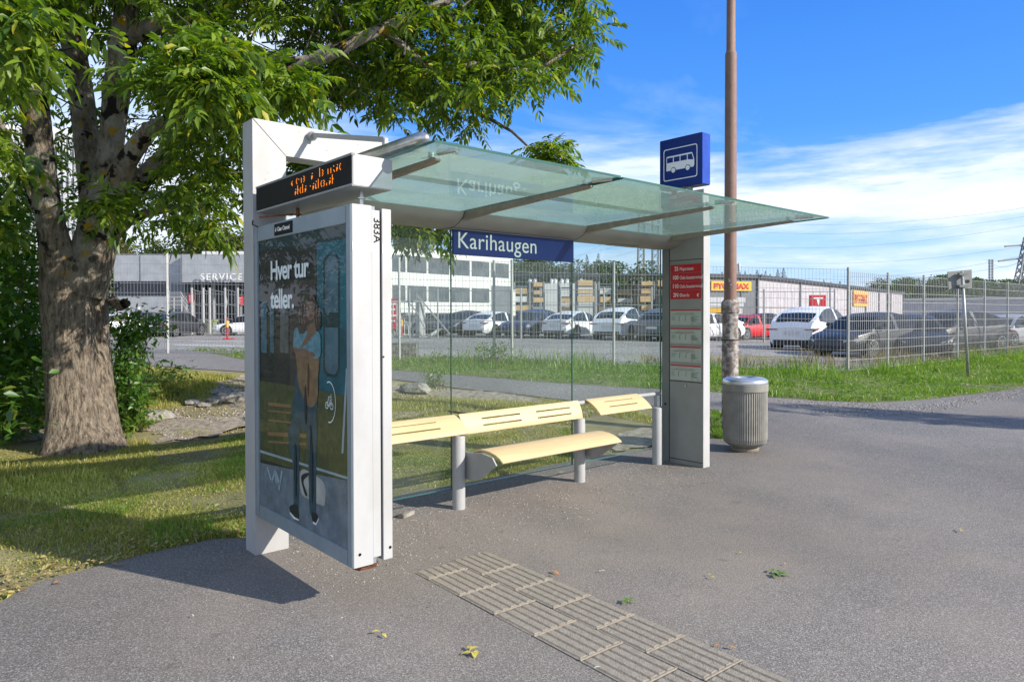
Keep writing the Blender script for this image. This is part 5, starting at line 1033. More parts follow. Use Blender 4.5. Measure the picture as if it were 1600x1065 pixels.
def car_meshes(kind):
    """x forward, y left, z up; origin at centre on the ground"""
    if kind == 'suv':
        Ln, Wd = 4.75, 1.92; hx = [-2.37, -2.25, -1.9, -1.3, 0.95, 1.5, 2.1, 2.3, 2.38]; hz = [0.86, 1.05, 1.10, 1.04, 0.98, 0.97, 0.83, 0.70, 0.52]
        rx = [-2.22, -1.9, -1.45, -0.8, -0.1, 0.6, 1.35]; rz = [1.09, 1.24, 1.43, 1.58, 1.63, 1.52, 0.99]; wb = 1.45; wr = 0.36
    else:
        Ln, Wd = 4.70, 1.85; hx = [-2.35, -2.25, -1.95, -1.3, 0.85, 1.4, 2.05, 2.28, 2.36]; hz = [0.78, 0.97, 1.00, 0.94, 0.88, 0.86, 0.73, 0.62, 0.48]
        rx = [-1.95, -1.5, -1.0, -0.3, 0.2, 0.7, 1.4]; rz = [0.99, 1.20, 1.36, 1.44, 1.42, 1.30, 0.87]; wb = 1.42; wr = 0.34
    xs = sorted(set([round(v, 3) for v in list(np.linspace(-Ln/2, Ln/2, 30))+hx+rx if abs(v) <= Ln/2]))
    V = []; M_ = []; rows = []
    for x in xs:
        e = abs(x)/(Ln/2); w = Wd/2*(1-0.20*max(0, (e-0.62)/0.38)**2); zb = 0.20+0.10*max(0, (e-0.85)/0.15); zh = lerp(x, hx, hz)
        zr = lerp(x, rx, rz) if rx[0] < x < rx[-1] else zh; zr = max(zr, zh); has = zr > zh+0.02
        wr_ = w*(0.93-0.25*min(1, (zr-zh)/0.6)) if has else w*0.86
        ring = [(0, zb), (w*0.88, zb), (w*0.99, zb+0.12), (w*1.0, 0.55), (w*0.975, zh-0.10), (w*0.93, zh-0.01)]
        ring += [((w*0.93)*(1-0.5)+wr_*0.5, zh+(zr-zh)*0.5), (wr_, zh+(zr-zh)*0.93), (wr_*0.82, zr+0.0), (0, zr+(0.025 if has else 0.03))]
        rows.append(len(V)); V += [(x, y, z) for y, z in ring]+[(x, -y, z) for y, z in ring[1:-1]]; M_.append(has)
    nr = 10; idx = lambda i, k: rows[i]+k; idm = lambda i, k: rows[i]+(k if k in (0, nr-1) else nr-1+k)
    body, glass = [], []
    for i in range(len(xs)-1):
        has = M_[i] and M_[i+1]; xm = (xs[i]+xs[i+1])/2; part = M_[i] or M_[i+1]
        sideglass = has and rx[0]+0.3 < xm < rx[-1]-0.25 and abs(xm-0.0) > 0.0
        endglass = part and (xm > rx[-1]-0.62 or xm < rx[0]+0.62)
        for k in range(nr-1):
            f = (idx(i, k), idx(i+1, k), idx(i+1, k+1), idx(i, k+1)); g = (idm(i, k), idm(i, k+1), idm(i+1, k+1), idm(i+1, k))
            gl = (sideglass and k in (5, 6)) or (endglass and k == 8) or (endglass and k == 7 and not sideglass and False)
            (glass.extend([(f, k), (g, k)]) if gl else body.extend([f, g]))
    body.append(tuple([idx(0, k) for k in range(nr)]+[idm(0, k) for k in range(nr-2, 0, -1)])); body.append(tuple([idx(len(xs)-1, k) for k in range(nr)]+[idm(len(xs)-1, k) for k in range(nr-2, 0, -1)])[::-1])
    return dict(V=V, body=body, glass=glass, Ln=Ln, Wd=Wd, wb=wb, wr=wr, hx=hx, hz=hz)
def make_car(kind):
    c = car_meshes(kind); nm = {'suv': 'parked_suv', 'sedan': 'parked_car'}[kind]; t = thing(nm, 'x', 'car')
    o = mesh_obj('body', c['V'], c['body'], PT['white'], t); bm = bmesh.new(); bm.from_mesh(o.data); bmesh.ops.delete(bm, geom=[v for v in bm.verts if not v.link_faces], context='VERTS'); bmesh.ops.recalc_face_normals(bm, faces=bm.faces); bm.to_mesh(o.data); bm.free()
    o.data.polygons.foreach_set('use_smooth', np.ones(len(o.data.polygons), bool)); o.data.set_sharp_from_angle(angle=rad(45)); o.data.materials.clear(); o.data.materials.append(None); o.material_slots[0].link = 'OBJECT'; o.material_slots[0].material = PT['white']
    VV = np.array(c['V']); gs = {}
    for f, k in c['glass']:
        m = VV[list(f)].mean(0); nm_ = 'side_window' if k in (5, 6) else 'windscreen' if m[0] > 0 else 'rear_window'; gs.setdefault((nm_, m[1] > 0 if k in (5, 6) else 0), []).append(f)
    for (nm_, _), fs in gs.items():
        used = sorted(set(i for f in fs for i in f)); mp = {a: i for i, a in enumerate(used)}; mesh_obj(nm_, VV[used], [tuple(mp[i] for i in f) for f in fs], M_cglass, t, smooth=True)
    L2, W2, wb, wr = c['Ln']/2, c['Wd']/2, c['wb'], c['wr']
    for sx in (1, -1):
        for sy in (1, -1):
            a = Vector((sx*wb, sy*(W2+0.004), wr)); 
            ar = B().tube([(sx*wb, sy*(W2-0.22), wr+0.02), (sx*wb, sy*(W2+0.003), wr+0.02)], wr+0.055, 22).obj('wheel_arch', M_trim, t)
            w = B().tube([(sx*wb, sy*(W2-0.20), wr), (sx*wb, sy*(W2-0.0), wr), (sx*wb, sy*(W2+0.012), wr)], [wr, wr, wr-0.03], 22).obj('wheel', M_tyre, t)
            r = B(); yy = sy*(W2+0.014)
            for k in range(10):
                q = 2*math.pi*k/10; r.bar((sx*wb, yy, wr), (sx*wb+math.cos(q)*wr*0.70, yy, wr+math.sin(q)*wr*0.70), 0.03, 0.02)
            n = 24
            ring = [(wr*0.72, wr*0.62)]
            for k in range(n):
                q0 = 2*math.pi*k/n; q1 = 2*math.pi*(k+1)/n; r.add([(sx*wb+math.cos(q)*rr_, yy, wr+math.sin(q)*rr_) for q, rr_ in ((q0, wr*0.73), (q1, wr*0.73), (q1, wr*0.63), (q0, wr*0.63))], [(0, 1, 2, 3)])
            r.obj('rim', M_rim, w)
    zf = lerp(L2-0.1, c['hx'], c['hz'])
    for sy in (1, -1):
        B().add([(L2-0.02, sy*W2*0.72, zf-0.06), (L2-0.30, sy*W2*0.955, zf+0.02), (L2-0.34, sy*W2*0.965, zf-0.05), (L2-0.04, sy*W2*0.80, zf-0.17), (L2-0.0, sy*W2*0.55, zf-0.13), (L2-0.0, sy*W2*0.55, zf-0.07)], [(0, 1, 2, 3, 4, 5)]).obj('headlight', M_lampw, t)
        B().prism([(-L2+0.30, 0.86), (-L2+0.005, 0.84), (-L2-0.012, 0.78), (-L2+0.02, 0.76), (-L2+0.25, 0.80)], 1, sy*W2*0.50, sy*W2*0.93).obj('taillight', M_lampr, t)
        B().box((0.75, sy*(W2-0.02) if sy > 0 else -W2-0.17, 0.98), (0.90, sy*(W2-0.02)+0.19 if sy > 0 else -W2+0.02, 1.10), 0.02).obj('mirror', M_trim, t)
    B().box((-L2-0.02, -0.27, 0.62), (-L2+0.05, 0.27, 0.74)).obj('number_plate', M_plate, t)
    B().box((-L2-0.012, -W2*0.70, 0.24), (-L2+0.30, W2*0.70, 0.44), 0.02).obj('rear_skirt', M_trim, t)
    B().box((L2-0.25, -W2*0.6, 0.26), (L2+0.006, W2*0.6, 0.42), 0.02).obj('grille', M_trim, t)
    return t
PROTO = {}
def place_car(kind, col, px, d, ang, sc, label, group=None):
    """ang: heading measured from the viewing direction towards the right"""
    if kind not in PROTO: PROTO[kind] = make_car(kind); o = PROTO[kind]
    else: o = copy_tree(PROTO[kind])
    p = pd(px, d); o.location = p; a = rad(ang); hd = Fh*math.cos(a)+Rh*math.sin(a); o.rotation_euler = (0, 0, math.atan2(hd[1], hd[0])); o.scale = (sc, sc, sc)
    o['label'] = label; o['category'] = 'car'
    if group: o['group'] = group
    elif 'group' in o: del o['group']
    for ch in o.children:
        if ch.name.startswith('body'): ch.material_slots[0].link = 'OBJECT'; ch.material_slots[0].material = PT[col]
GA = 'cars parked in the car park'
for c in (('suv', 'white', 1272, 30.5, 42, 1.12, 'big white hatchback suv seen from the rear beside the fence corner'),
          ('sedan', 'dark', 1362, 25.5, 238, 1.08, 'dark car nearest the fence corner with its headlight facing left'),
          ('sedan', 'dark', 1422, 26.5, 200, 1.06, 'dark car with a rounded rear window just right of the nearest dark car'),
          ('suv', 'dark', 1490, 29, 245, 1.05, 'dark suv behind the leaning road sign'),
          ('sedan', 'silver', 1575, 34, 240, 1.05, 'silver car parked at the far right beyond the road sign'),
          ('sedan', 'red', 1170, 44, 235, 1.05, 'bright red car parked right of the lamp post'),
          ('suv', 'dark', 1198, 48, 60, 1.0, 'dark suv parked behind the red car'),
          ('sedan', 'white', 1100, 40, 240, 1.05, 'white car showing its front wheel just right of the end column'),
          ('suv', 'white', 975, 40, 30, 1.08, 'white suv seen from the rear through the right end of the glass wall'),
          ('suv', 'grey', 1042, 38, 30, 1.05, 'grey suv half hidden behind the end column'),
          ('sedan', 'white', 897, 42.5, 32, 1.08, 'white saloon with dark tail lamps left of the white suv'),
          ('suv', 'blue', 835, 43.5, 212, 1.04, 'dark blue suv between two white cars facing the viewer'),
          ('sedan', 'white', 775, 45, 32, 1.08, 'white saloon seen through the middle pane with a dark blue suv on its right'),
          ('suv', 'dark', 728, 46, 214, 1.0, 'dark car at the left end of the row facing the viewer'),
          ('sedan', 'dark', 690, 54, 200, 1.05, 'dark car parked behind the gate left of the row'),
          ('sedan', 'grey', 645, 56, 200, 1.05, 'grey car behind the red banner and the gate'),
          ('sedan', 'white', 392, 49, 262, 1.0, 'white car front just left of the shelter corner post'),
          ('suv', 'dark', 275, 47.5, 8, 1.0, 'dark suv seen square from behind beside the fence post'),
          ('suv', 'blue', 232, 49, 35, 1.0, 'dark blue suv parked between the white car and the dark suv'),
          ('sedan', 'white', 196, 47, 45, 1.05, 'white car parked just right of the ash trunk'),
          ('suv', 'silver', 206, 57, 60, 1.0, 'pale silver van like car behind the white car near the grey building')): place_car(*c, GA)

# ---------------------------------------------------------------- buildings
def corr(name, c, vert=14.0, rough=0.5, var=0.12):
    m, N, K, o = node_mat(name); b = N.new('ShaderNodeBsdfPrincipled'); K.new(b.outputs[0], o.inputs[0]); b.inputs['Roughness'].default_value = rough
    tc = N.new('ShaderNodeTexCoord'); w = N.new('ShaderNodeTexNoise'); w.inputs['Scale'].default_value = 1.5; w.inputs['Detail'].default_value = 5; K.new(tc.outputs['Object'], w.inputs['Vector'])
    r = N.new('ShaderNodeValToRGB'); r.color_ramp.elements[0].color = (*[q*(1-var) for q in c], 1); r.color_ramp.elements[1].color = (*[min(1, q*(1+var)) for q in c], 1); r.color_ramp.elements[0].position = 0.3; r.color_ramp.elements[1].position = 0.7
    K.new(w.outputs[0], r.inputs[0]); K.new(r.outputs[0], b.inputs['Base Color']); return m
M_clad = corr('metal_cladding', (0.33, 0.35, 0.37)); M_clad_w = corr('white_render', (0.62, 0.62, 0.60), var=0.04); M_clad_l = corr('light_cladding', (0.40, 0.38, 0.40)); M_clad_d = corr('dark_cladding', (0.13, 0.14, 0.155)); M_roof = mat('roof_edge', (0.04, 0.045, 0.06), 0.6)
M_winb = mat('office_window', (0.06, 0.07, 0.08), 0.2, col2=(0.13, 0.14, 0.15), scale=0.8, spec=0.4); M_dkwin = mat('dark_glazing', (0.012, 0.015, 0.025), 0.25, var=0.3)
M_yel = mat('shop_yellow', (0.75, 0.42, 0.02), 0.5, var=0.03); M_lum = mat('sawn_timber', (0.52, 0.33, 0.15), 0.8, col2=(0.62, 0.43, 0.22), scale=2); M_green = mat('container_green', (0.22, 0.27, 0.13), 0.6)
def fbox(b, px0, d0, px1, d1, z0, z1, depth=8.0, push=0.0):
    """box whose front face runs between two photo columns at given depths"""
    p = Vector((*dr(d0, (px0-800)/FPX*d0), 0)); q = Vector((*dr(d1, (px1-800)/FPX*d1), 0)); d = (q-p).normalized(); n = Vector((-d.y, d.x, 0))
    if n.dot(Vector((*Fh, 0))) < 0: n = -n
    p = p+n*push; q = q+n*push
    v = [p, q, q+n*depth, p+n*depth]; v = [Vector((a.x, a.y, z0)) for a in v]+[Vector((a.x, a.y, z1)) for a in v]
    b.add(v, [(0, 3, 2, 1), (4, 5, 6, 7), (0, 1, 5, 4), (1, 2, 6, 5), (2, 3, 7, 6), (3, 0, 4, 7)]); return p, q, d, n
def zat(py, d): return CP[2]+(492.5-py)*d/FPX
def service():
    t = thing('service_building', 'low grey metal clad workshop with the word SERVICE behind the left fence', 'building', pd(280, 62))
    D0, D1 = 60, 60
    _, _, dd, nn = fbox(B(), 178, D0, 620, D1, 0, 1); b = B(); fbox(b, 178, 60, 290, 60, 0.0, zat(397, 60)); b.obj('left_wing', M_clad, t)
    b = B(); fbox(b, 290.5, 60, 620, 60, 4.4, zat(397, 60), 20, -0.6); b.obj('upper_wall', M_clad, t)
    b = B(); fbox(b, 291, 62, 620, 62, 0, 4.5, 18, 1.0); b.obj('recessed_glazing', M_dkwin, t)
    b = B(); fbox(b, 178.5, 60, 262, 60, zat(460, 60), zat(438, 60), 0.2, -0.08); b.obj('window_band', M_dkwin, t)
    b = B(); fbox(b, 318, 60, 620, 60, zat(405, 60), zat(392, 60), 10, -0.2); b.obj('roof_parapet', M_clad_w, t)
    b = B(); fbox(b, 268, 60, 290, 60, 0, zat(440, 60), 0.2, -0.05); b.obj('entrance', M_clad_d, t)
    b = B()
    for px in (178.3, 220, 289.5): fbox(b, px, 60, px+0.8, 60, zat(438, 60), zat(397.5, 60), 0.1, -0.66 if px > 280 else -0.05)
    b.obj('cladding_joint', M_clad_d, t)
    b = B()
    for px in (298, 314, 331, 350, 368, 386): fbox(b, px, 60, px+2, 60, 0.2, 4.4, 0.3, 0.2)
    b.obj('column', M_clad, t)
    a = gD(313, 437.5, 59.0); w = text_obj('lettering', 'SERVICE', 0.80, frame(a, (Rh[0], Rh[1], 0), (0, 0, 1)), M_signw, t, 0.03, 'LEFT', 1.0, 1.25)
    q = B()
    for px in (200, 216): fbox(q, px, 60, px+4, 60, zat(482, 60), zat(478, 60), 0.05, -0.12)
    q.obj('notice', M_signw, t)
service()
def stairs():
    t = thing('outdoor_stairs', 'steel stairs with white railings in front of the workshop entrance', 'stairs', pd(270, 56))
    b = B()
    for (x0, z0, x1, z1) in ((240, 505, 262, 474), (282, 474, 305, 505)):
        for dz in (0, 6, 12): b.bar(gD(x0, z0-18+dz, 56), gD(x1, z1-0+dz-10, 56), 0.06)
    for dz in (0, 6, 12): b.bar(gD(262, 464+dz, 56), gD(284, 464+dz, 56), 0.06)
    for px in (262, 272, 284): b.bar(gD(px, 464, 56), gD(px, 512, 56), 0.07)
    b.obj('railing', M_alu, t); c = B(); fbox(c, 262, 56.3, 284, 56.3, 0.2, zat(482, 56), 2); c.obj('landing', M_clad_d, t)
stairs()
def office():
    t = thing('office_building', 'white two storey office block with two rows of grey windows behind the shelter', 'building', pd(700, 58)); b = B()
    d0, d1 = 54, 66; _ = fbox(b, 560, 52.5, 802, d1, 0.0, zat(402, 66), 14); b.obj('walls', M_clad_w, t)
    def D_(px): # depth along the facade line for a photo column
        p = np.array(dr(52.5, (560-800)/FPX*52.5)); q = np.array(dr(66, (802-800)/FPX*66)); u = Fh*1.0+Rh*(px-800)/FPX
        A = np.array([u, -(q-p)]).T; s_ = np.linalg.solve(A, p-CP[:2]); return s_[0]
    xs = [566, 584, 611.5, 635, 668, 703.5, 735.5, 766, 796.5]
    z1t, z1b = zat(413, 66)+0.0, zat(435, 66); z2t, z2b = zat(452.5, 66), zat(473.5, 66)
    for i in range(1, len(xs)-1):
        for zt, zb in ((z1t, z1b), (z2t, z2b)):
            if zt == z2t and i == len(xs)-2: continue
            a, c = xs[i]+1.7, xs[i+1]-1.7; w = B(); fbox(w, a, D_(a), c, D_(c), zb, zt, 0.3, -0.04); wo = w.obj('window', M_winb, t)
    s = B(); fbox(s, 612, D_(612), 770, D_(770), 0.3, 1.2+0.6, 0.2, -0.05); s.obj('basement_strip', M_dkwin, t)
    s = B(); fbox(s, 768, D_(768), 797, D_(797), 0.3, z2t+0.3, 0.2, -0.05); s.obj('loading_opening', M_clad_d, t)
    s = B(); fbox(s, 797.5, D_(797.5), 802, D_(802), 0.3, z2t, 0.5, -0.3); s.obj('corner_pillar', M_clad_w, t)
    s = B(); fbox(s, 560, 52.5, 802, 66, zat(402, 66)+0.001, zat(402, 66)+0.12, 14, -0.1); s.obj('roof', M_clad_d, t)
office()
def tower():
    t = thing('tall_building', 'tall pale building with narrow vertical fins hidden behind the ash crown', 'building', pd(60, 95)); b = B(); fbox(b, -420, 80, 176, 95, 0, 26, 20); b.obj('walls', M_clad_w, t)
    def px_(s_): return -420+596*s_
    f = B(); p = Vector((*dr(80, (-420-800)/FPX*80), 0)); q = Vector((*dr(95, (176-800)/FPX*95), 0)); d = (q-p).normalized(); n = Vector((d.y, -d.x, 0))
    for k in range(60): a = p+(q-p)*(k+0.5)/60+n*0.15; f.bar(a+Vector((0, 0, 0.5)), a+Vector((0, 0, 25.5)), 0.25, 0.3)
    f.obj('facade_fins', M_clad, t)
    for fl in range(7):
        w = B(); a = p+n*0.06+Vector((0, 0, 2+fl*3.4)); c = q+n*0.06+Vector((0, 0, 2+fl*3.4)); w.bar(a, c, 0.08, 1.3); w.obj('window_band', M_winb, t)
tower()
def warehouse():
    t = thing('warehouse', 'long grey and white metal warehouse with yellow shop signs behind the parked cars', 'building', pd(1250, 90))
    zt = zat(433, 70)
    b = B(); fbox(b, 1108, 68, 1182, 70, 0, zt, 10); b.obj('grey_front', M_clad_d, t)
    p = Vector((*dr(70, (1182.3-800)/FPX*70), 0)); q = Vector((*dr(123, (1410-800)/FPX*123), 0)); d = (q-p).normalized(); n = Vector((d.y, -d.x, 0))
    if n.dot(Vector((*Fh, 0))) > 0: n = -n
    b = B(); v = [p+n*0.05, q+n*0.05, q-n*6, p-n*6+Vector((0, 0, 0))]; b.add([Vector((a.x, a.y, 0)) for a in v]+[Vector((a.x, a.y, zt-0.02)) for a in v], [(0, 3, 2, 1), (4, 5, 6, 7), (0, 1, 5, 4), (1, 2, 6, 5), (2, 3, 7, 6), (3, 0, 4, 7)]); b.obj('long_side_wall', M_clad_l, t)
    r = B(); r.bar(p+n*0.15+Vector((0, 0, zt)), q+n*0.15+Vector((0, 0, zt)), 0.5, 0.35); P0 = Vector((*dr(68, (1108-800)/FPX*68), zt)); P1 = Vector((*dr(70, (1182-800)/FPX*70), zt)); r.bar(P0, P1, 0.5, 0.35); r.obj('roof_edge', M_roof, t)
    j = B()
    for k in (0.0, 0.19, 0.36, 0.5, 0.62, 0.74, 0.86, 1.0): a = p+(q-p)*k+n*0.1; j.bar(a, a+Vector((0, 0, zt)), 0.16, 0.16)
    for px in (1135, 1158): dd = 68+2*(px-1108)/74; a = Vector((*dr(dd-0.1, (px-800)/FPX*dd), 0)); j.bar(a, a+Vector((0, 0, zt)), 0.06)
    j.obj('wall_joint', M_clad_d, t)
    for (x0, x1, y0, y1, dd, nm) in ((1111.7, 1174, 440, 453.5, 69.0, 'a'), (1334, 1356.5, 455.5, 478, 99, 'b')):
        if nm == 'a': u = (P1-P0).normalized(); nrm = Vector((-u.y, u.x, 0)); nrm = nrm if nrm.dot(Vector((*Fh, 0))) < 0 else -nrm; base = P0
        else: u = d; nrm = n; base = p
        # intersect photo columns with the wall plane shifted outwards
        def hit(px, py):
            r_ = Vector(ray(px, py)); o_ = Vector(CP); bp = Vector((base.x, base.y, 0))+nrm*0.22; s_ = (bp-o_).dot(nrm)/r_.dot(nrm); return o_+r_*s_
        a, c = hit(x0, y1), hit(x1, y0); c0 = Vector((c.x, c.y, a.z)); h = c.z-a.z
        s = B(); s.add([a, c0, c0+Vector((0, 0, h)), a+Vector((0, 0, h)), a-nrm*0.12, c0-nrm*0.12, c0-nrm*0.12+Vector((0, 0, h)), a-nrm*0.12+Vector((0, 0, h))], [(0, 1, 2, 3), (7, 6, 5, 4), (0, 4, 5, 1), (1, 5, 6, 2), (2, 6, 7, 3), (3, 7, 4, 0)])
        so = s.obj('shop_sign', M_yel, t); W_ = (c0-a).length
        w = text_obj('lettering', 'BYGGMAX', h*0.8, frame(a+nrm*0.02+Vector((0, 0, h*0.2)), u, (0, 0, 1)), M_red, so, 0.02, 'LEFT', 1.0, 1.0, off=0.03)
        pr_ = [(v.co-a).dot(u) for v in w.data.vertices]; m0, m1 = min(pr_), max(pr_)
        for v, q_ in zip(w.data.vertices, pr_): tq = W_*0.06+(q_-m0)/(m1-m0)*W_*0.88; v.co = v.co+u*(tq-q_)
warehouse()
def totem(px0, px1, py0, py1, d, label, txt=None):
    p = pd((px0+px1)/2, d); t = thing('charging_sign', label, 'sign', p); b = B(); z0 = zat(py1, d); z1 = zat(py0, d); w = (px1-px0)*d/FPX/2; r = Vector((*Rh, 0)); f = Vector((*Fh, 0))*0.15; c = Vector((p.x, p.y, 0))
    v = [c-r*w-f, c+r*w-f, c+r*w+f, c-r*w+f]; b.add([a+Vector((0, 0, z0)) for a in v]+[a+Vector((0, 0, z1)) for a in v], [(0, 3, 2, 1), (4, 5, 6, 7), (0, 1, 5, 4), (1, 2, 6, 5), (2, 3, 7, 6), (3, 0, 4, 7)]); b.obj('panel', M_red, t)
    B().tube([c+Vector((0, 0, p.z)), c+Vector((0, 0, z0+0.02))], 0.1, 10).obj('pole', M_greyd, t)
    m = B(); cc = c-f*1.1; zc = (z0+z1)/2; hh = (z1-z0)/2
    if txt == 'T':
        m.bar(cc-r*w*0.6+Vector((0, 0, zc+hh*0.5)), cc+r*w*0.6+Vector((0, 0, zc+hh*0.5)), 0.03, hh*0.22); m.add([cc-r*w*0.22+Vector((0, 0, zc+hh*0.35)), cc+r*w*0.22+Vector((0, 0, zc+hh*0.35)), cc+r*w*0.04+Vector((0, 0, zc-hh*0.65)), cc-r*w*0.04+Vector((0, 0, zc-hh*0.65))], [(0, 1, 2, 3)])
    else:
        for k, s_ in enumerate((0.65, 0.3, -0.1, -0.45)): m.bar(cc-r*w*0.6+Vector((0, 0, zc+hh*s_)), cc+r*w*(0.5-0.2*(k % 2))+Vector((0, 0, zc+hh*s_)), 0.03, hh*0.10)
    m.obj('white_mark', M_signw, t)
totem(1265, 1289, 462, 481, 52, 'red box sign with a white T mark above the big white suv', 'T')
totem(607, 624, 466, 514, 46, 'tall red banner with white marks left of the car park gate')
totem(296, 302, 459, 472, 56, 'small red sign above the stairs of the workshop')
totem(372, 380, 462, 476, 56, 'small red and white sign near the white car by the corner post')
totem(294, 299, 492, 505, 55, 'red box at the foot of the workshop stairs')
def marker(px, py, d, label):
    p = pd(px, d); z0 = p.z; h = 1.25; t = thing('marker_post', label, 'bollard', p)
    B().tube([p, p+Vector((0, 0, h*0.55))], 0.05, 10).obj('red_post', M_red, t); B().tube([p+Vector((0, 0, h*0.552)), p+Vector((0, 0, h*0.85))], 0.065, 10).obj('yellow_band', M_yel, t); B().tube([p+Vector((0, 0, h*0.852)), p+Vector((0, 0, h))], 0.04, 10).obj('red_tip', M_red, t)
    r = Vector((*Rh, 0)); B().bar(p-r*0.25+Vector((0, 0, 0.05)), p+r*0.4+Vector((0, 0, 0.05)), 0.12, 0.06).obj('foot', M_red, t)
marker(355, 529, 40, 'red and yellow marker post standing in the open car park at left'); marker(627.5, 525, 44, 'red and yellow marker post beside the red banner')
def skip_():
    t = thing('waste_skip', 'pale green metal skip in front of the workshop', 'container', pd(316, 53)); b = B(); p, q, d, n = fbox(b, 307, 53, 327, 53, 0.3, 1.15, 1.4); b.obj('bin_body', M_green, t)
    b = B(); fbox(b, 305, 53, 328, 53, 1.152, 1.3, 1.6, -0.1); b.obj('rim', M_green, t)
    b = B()
    for k in range(5): x = 308+k*4.2; fbox(b, x, 53, x+0.8, 53, 0.32, 1.14, 0.1, -0.07)
    b.obj('ribs', M_green, t)
skip_()
def gate():
    d = 42.5; t = thing('sliding_gate', 'steel sliding gate with a diagonal brace and stout post left of the parked row', 'gate', pd(655, d)); b = B()
    b.bar(gD(657, 472, d), gD(657, 527, d), 0.42); b.obj('gate_post', M_fence, t)
    b = B(); b.bar(gD(651, 460, d-0.3), gD(705, 524, d-0.3), 0.09); b.bar(gD(640, 474, d-0.3), gD(655, 492, d-0.3), 0.08); b.bar(gD(612, 471, d), gD(657, 471, d), 0.12); b.bar(gD(612, 525, d), gD(650, 526, d), 0.12); b.bar(gD(650, 508, d), gD(642, 524, d), 0.08)
    for px in range(614, 655, 6): b.bar(gD(px, 472, d), gD(px, 525, d), 0.05)
    b.obj('gate_leaf', M_fence, t)
    r = B(); p = [gD(664, 527, d-1), gD(672, 527, d-1), gD(690, 514, d-1), gD(683, 514, d-1)]; q = [Vector(a)+Vector((*Fh, 0))*0.8 for a in p]; r.add(p+q, [(0, 1, 2, 3), (7, 6, 5, 4), (0, 4, 5, 1), (1, 5, 6, 2), (2, 6, 7, 3), (3, 7, 4, 0)]); r.obj('ramp_block', M_clad_w, t)
gate()
# timber yard
def rack(px0, px1, d, seed, label):
    t = thing('timber_rack', label, 'storage rack', pd((px0+px1)/2, d), 'timber racks behind the parked cars'); r = random.Random(seed); h = zat(440, d)
    b = B()
    for px in (px0+1, px1-1): b.bar(pd(px, d), Vector((*pd(px, d)[:2], h)), 0.22)
    for z in (1.2, 2.4, 3.5, 4.5): b.bar(Vector((*pd(px0, d)[:2], z)), Vector((*pd(px1, d)[:2], z)), 0.15)
    b.obj('rack_frame', M_clad_d, t)
    c = B(); fbox(c, px0-2, d, px1+2, d, h+0.6, h+0.8, 3, 0.1); c.obj('rack_roof', M_roof, t)
    for z in (0.3, 1.15, 2.0, 2.85, 3.7, 4.5):
        if r.random() < 0.15: continue
        a0 = px0+r.uniform(1, 4); a1 = px1-r.uniform(1, 5); s = B(); hh = r.uniform(0.4, 0.62); fbox(s, a0, d, a1, d, z+0.06, z+0.06+hh, 2, -0.35); s.obj('timber_pack', M_lum if r.random() < 0.8 else M_clad_w, t)
for i, (a, c) in enumerate(((802, 828), (830, 850), (872, 893), (900, 930), (934, 958), (964, 990), (998, 1022), (1024, 1046))): rack(a, c, 72+(i % 3)*2, i, 'steel rack stacked with pale timber packs behind the parked cars')
def shed():
    t = thing('white_shed', 'flat white shed roof with vents rising above the timber racks', 'building', pd(880, 84)); b = B(); fbox(b, 846, 84, 935, 84, 0, zat(443, 84), 6); b.obj('walls', M_clad_w, t)
    v = B()
    for px in (828, 836, 862, 868, 878, 886, 908): v.tube([gD(px, 444, 85), gD(px, 438, 85), gD(px+1.5, 436, 85)], 0.22, 8)
    v.obj('roof_vents', M_clad_w, t)
    t = thing('low_building', 'long low pale building beyond the car park at the far right', 'building', pd(1500, 130)); b = B(); fbox(b, 1412, 130, 1700, 118, 0, zat(470, 125), 10); b.obj('walls', M_clad_l, t); b = B(); fbox(b, 1412, 130, 1700, 118, zat(470, 125), zat(470, 125)+0.4, 10, -0.3); b.obj('roof', M_clad_w, t)
    for i, (a, b_, py0, py1, c) in enumerate(((1096, 1165, 465, 473, M_clad_w), (1098, 1162, 474, 481, M_clad_w), (1097, 1130, 482, 489, M_yel), (1131, 1160, 482, 491, M_clad_w))):
        s = B(); fbox(s, a, 58, b_, 58, zat(py1, 58), zat(py0, 58), 2.4); o = s.obj('wrapped_pallet', c); tag(o, ('upper white wrapped goods pack in front of the grey warehouse', 'second white wrapped goods pack under the upper one', 'yellow wrapped goods pack left behind the lamp post', 'white wrapped goods pack behind the red car')[i], 'goods pack', 'wrapped goods by the warehouse')
    s = B(); fbox(s, 1097, 58, 1160, 58, 0.2, zat(491.5, 58), 2.4); tag(s.obj('goods_rack', M_clad_d), 'dark rack carrying the wrapped goods packs by the warehouse', 'storage rack')
shed()
# concrete blocks and red hydrant-like things near the gate foot
o = B(); fbox(o, 612, 19.9, 650, 19.9, H(*dr(19.9, -3.1))-0.05, H(*dr(19.9, -3.1))+0.42, 0.5); ob = o.obj('kerb_stone', M_rock); tag(ob, 'weathered brown stone block at the fence foot behind the left glass pane', 'stone')

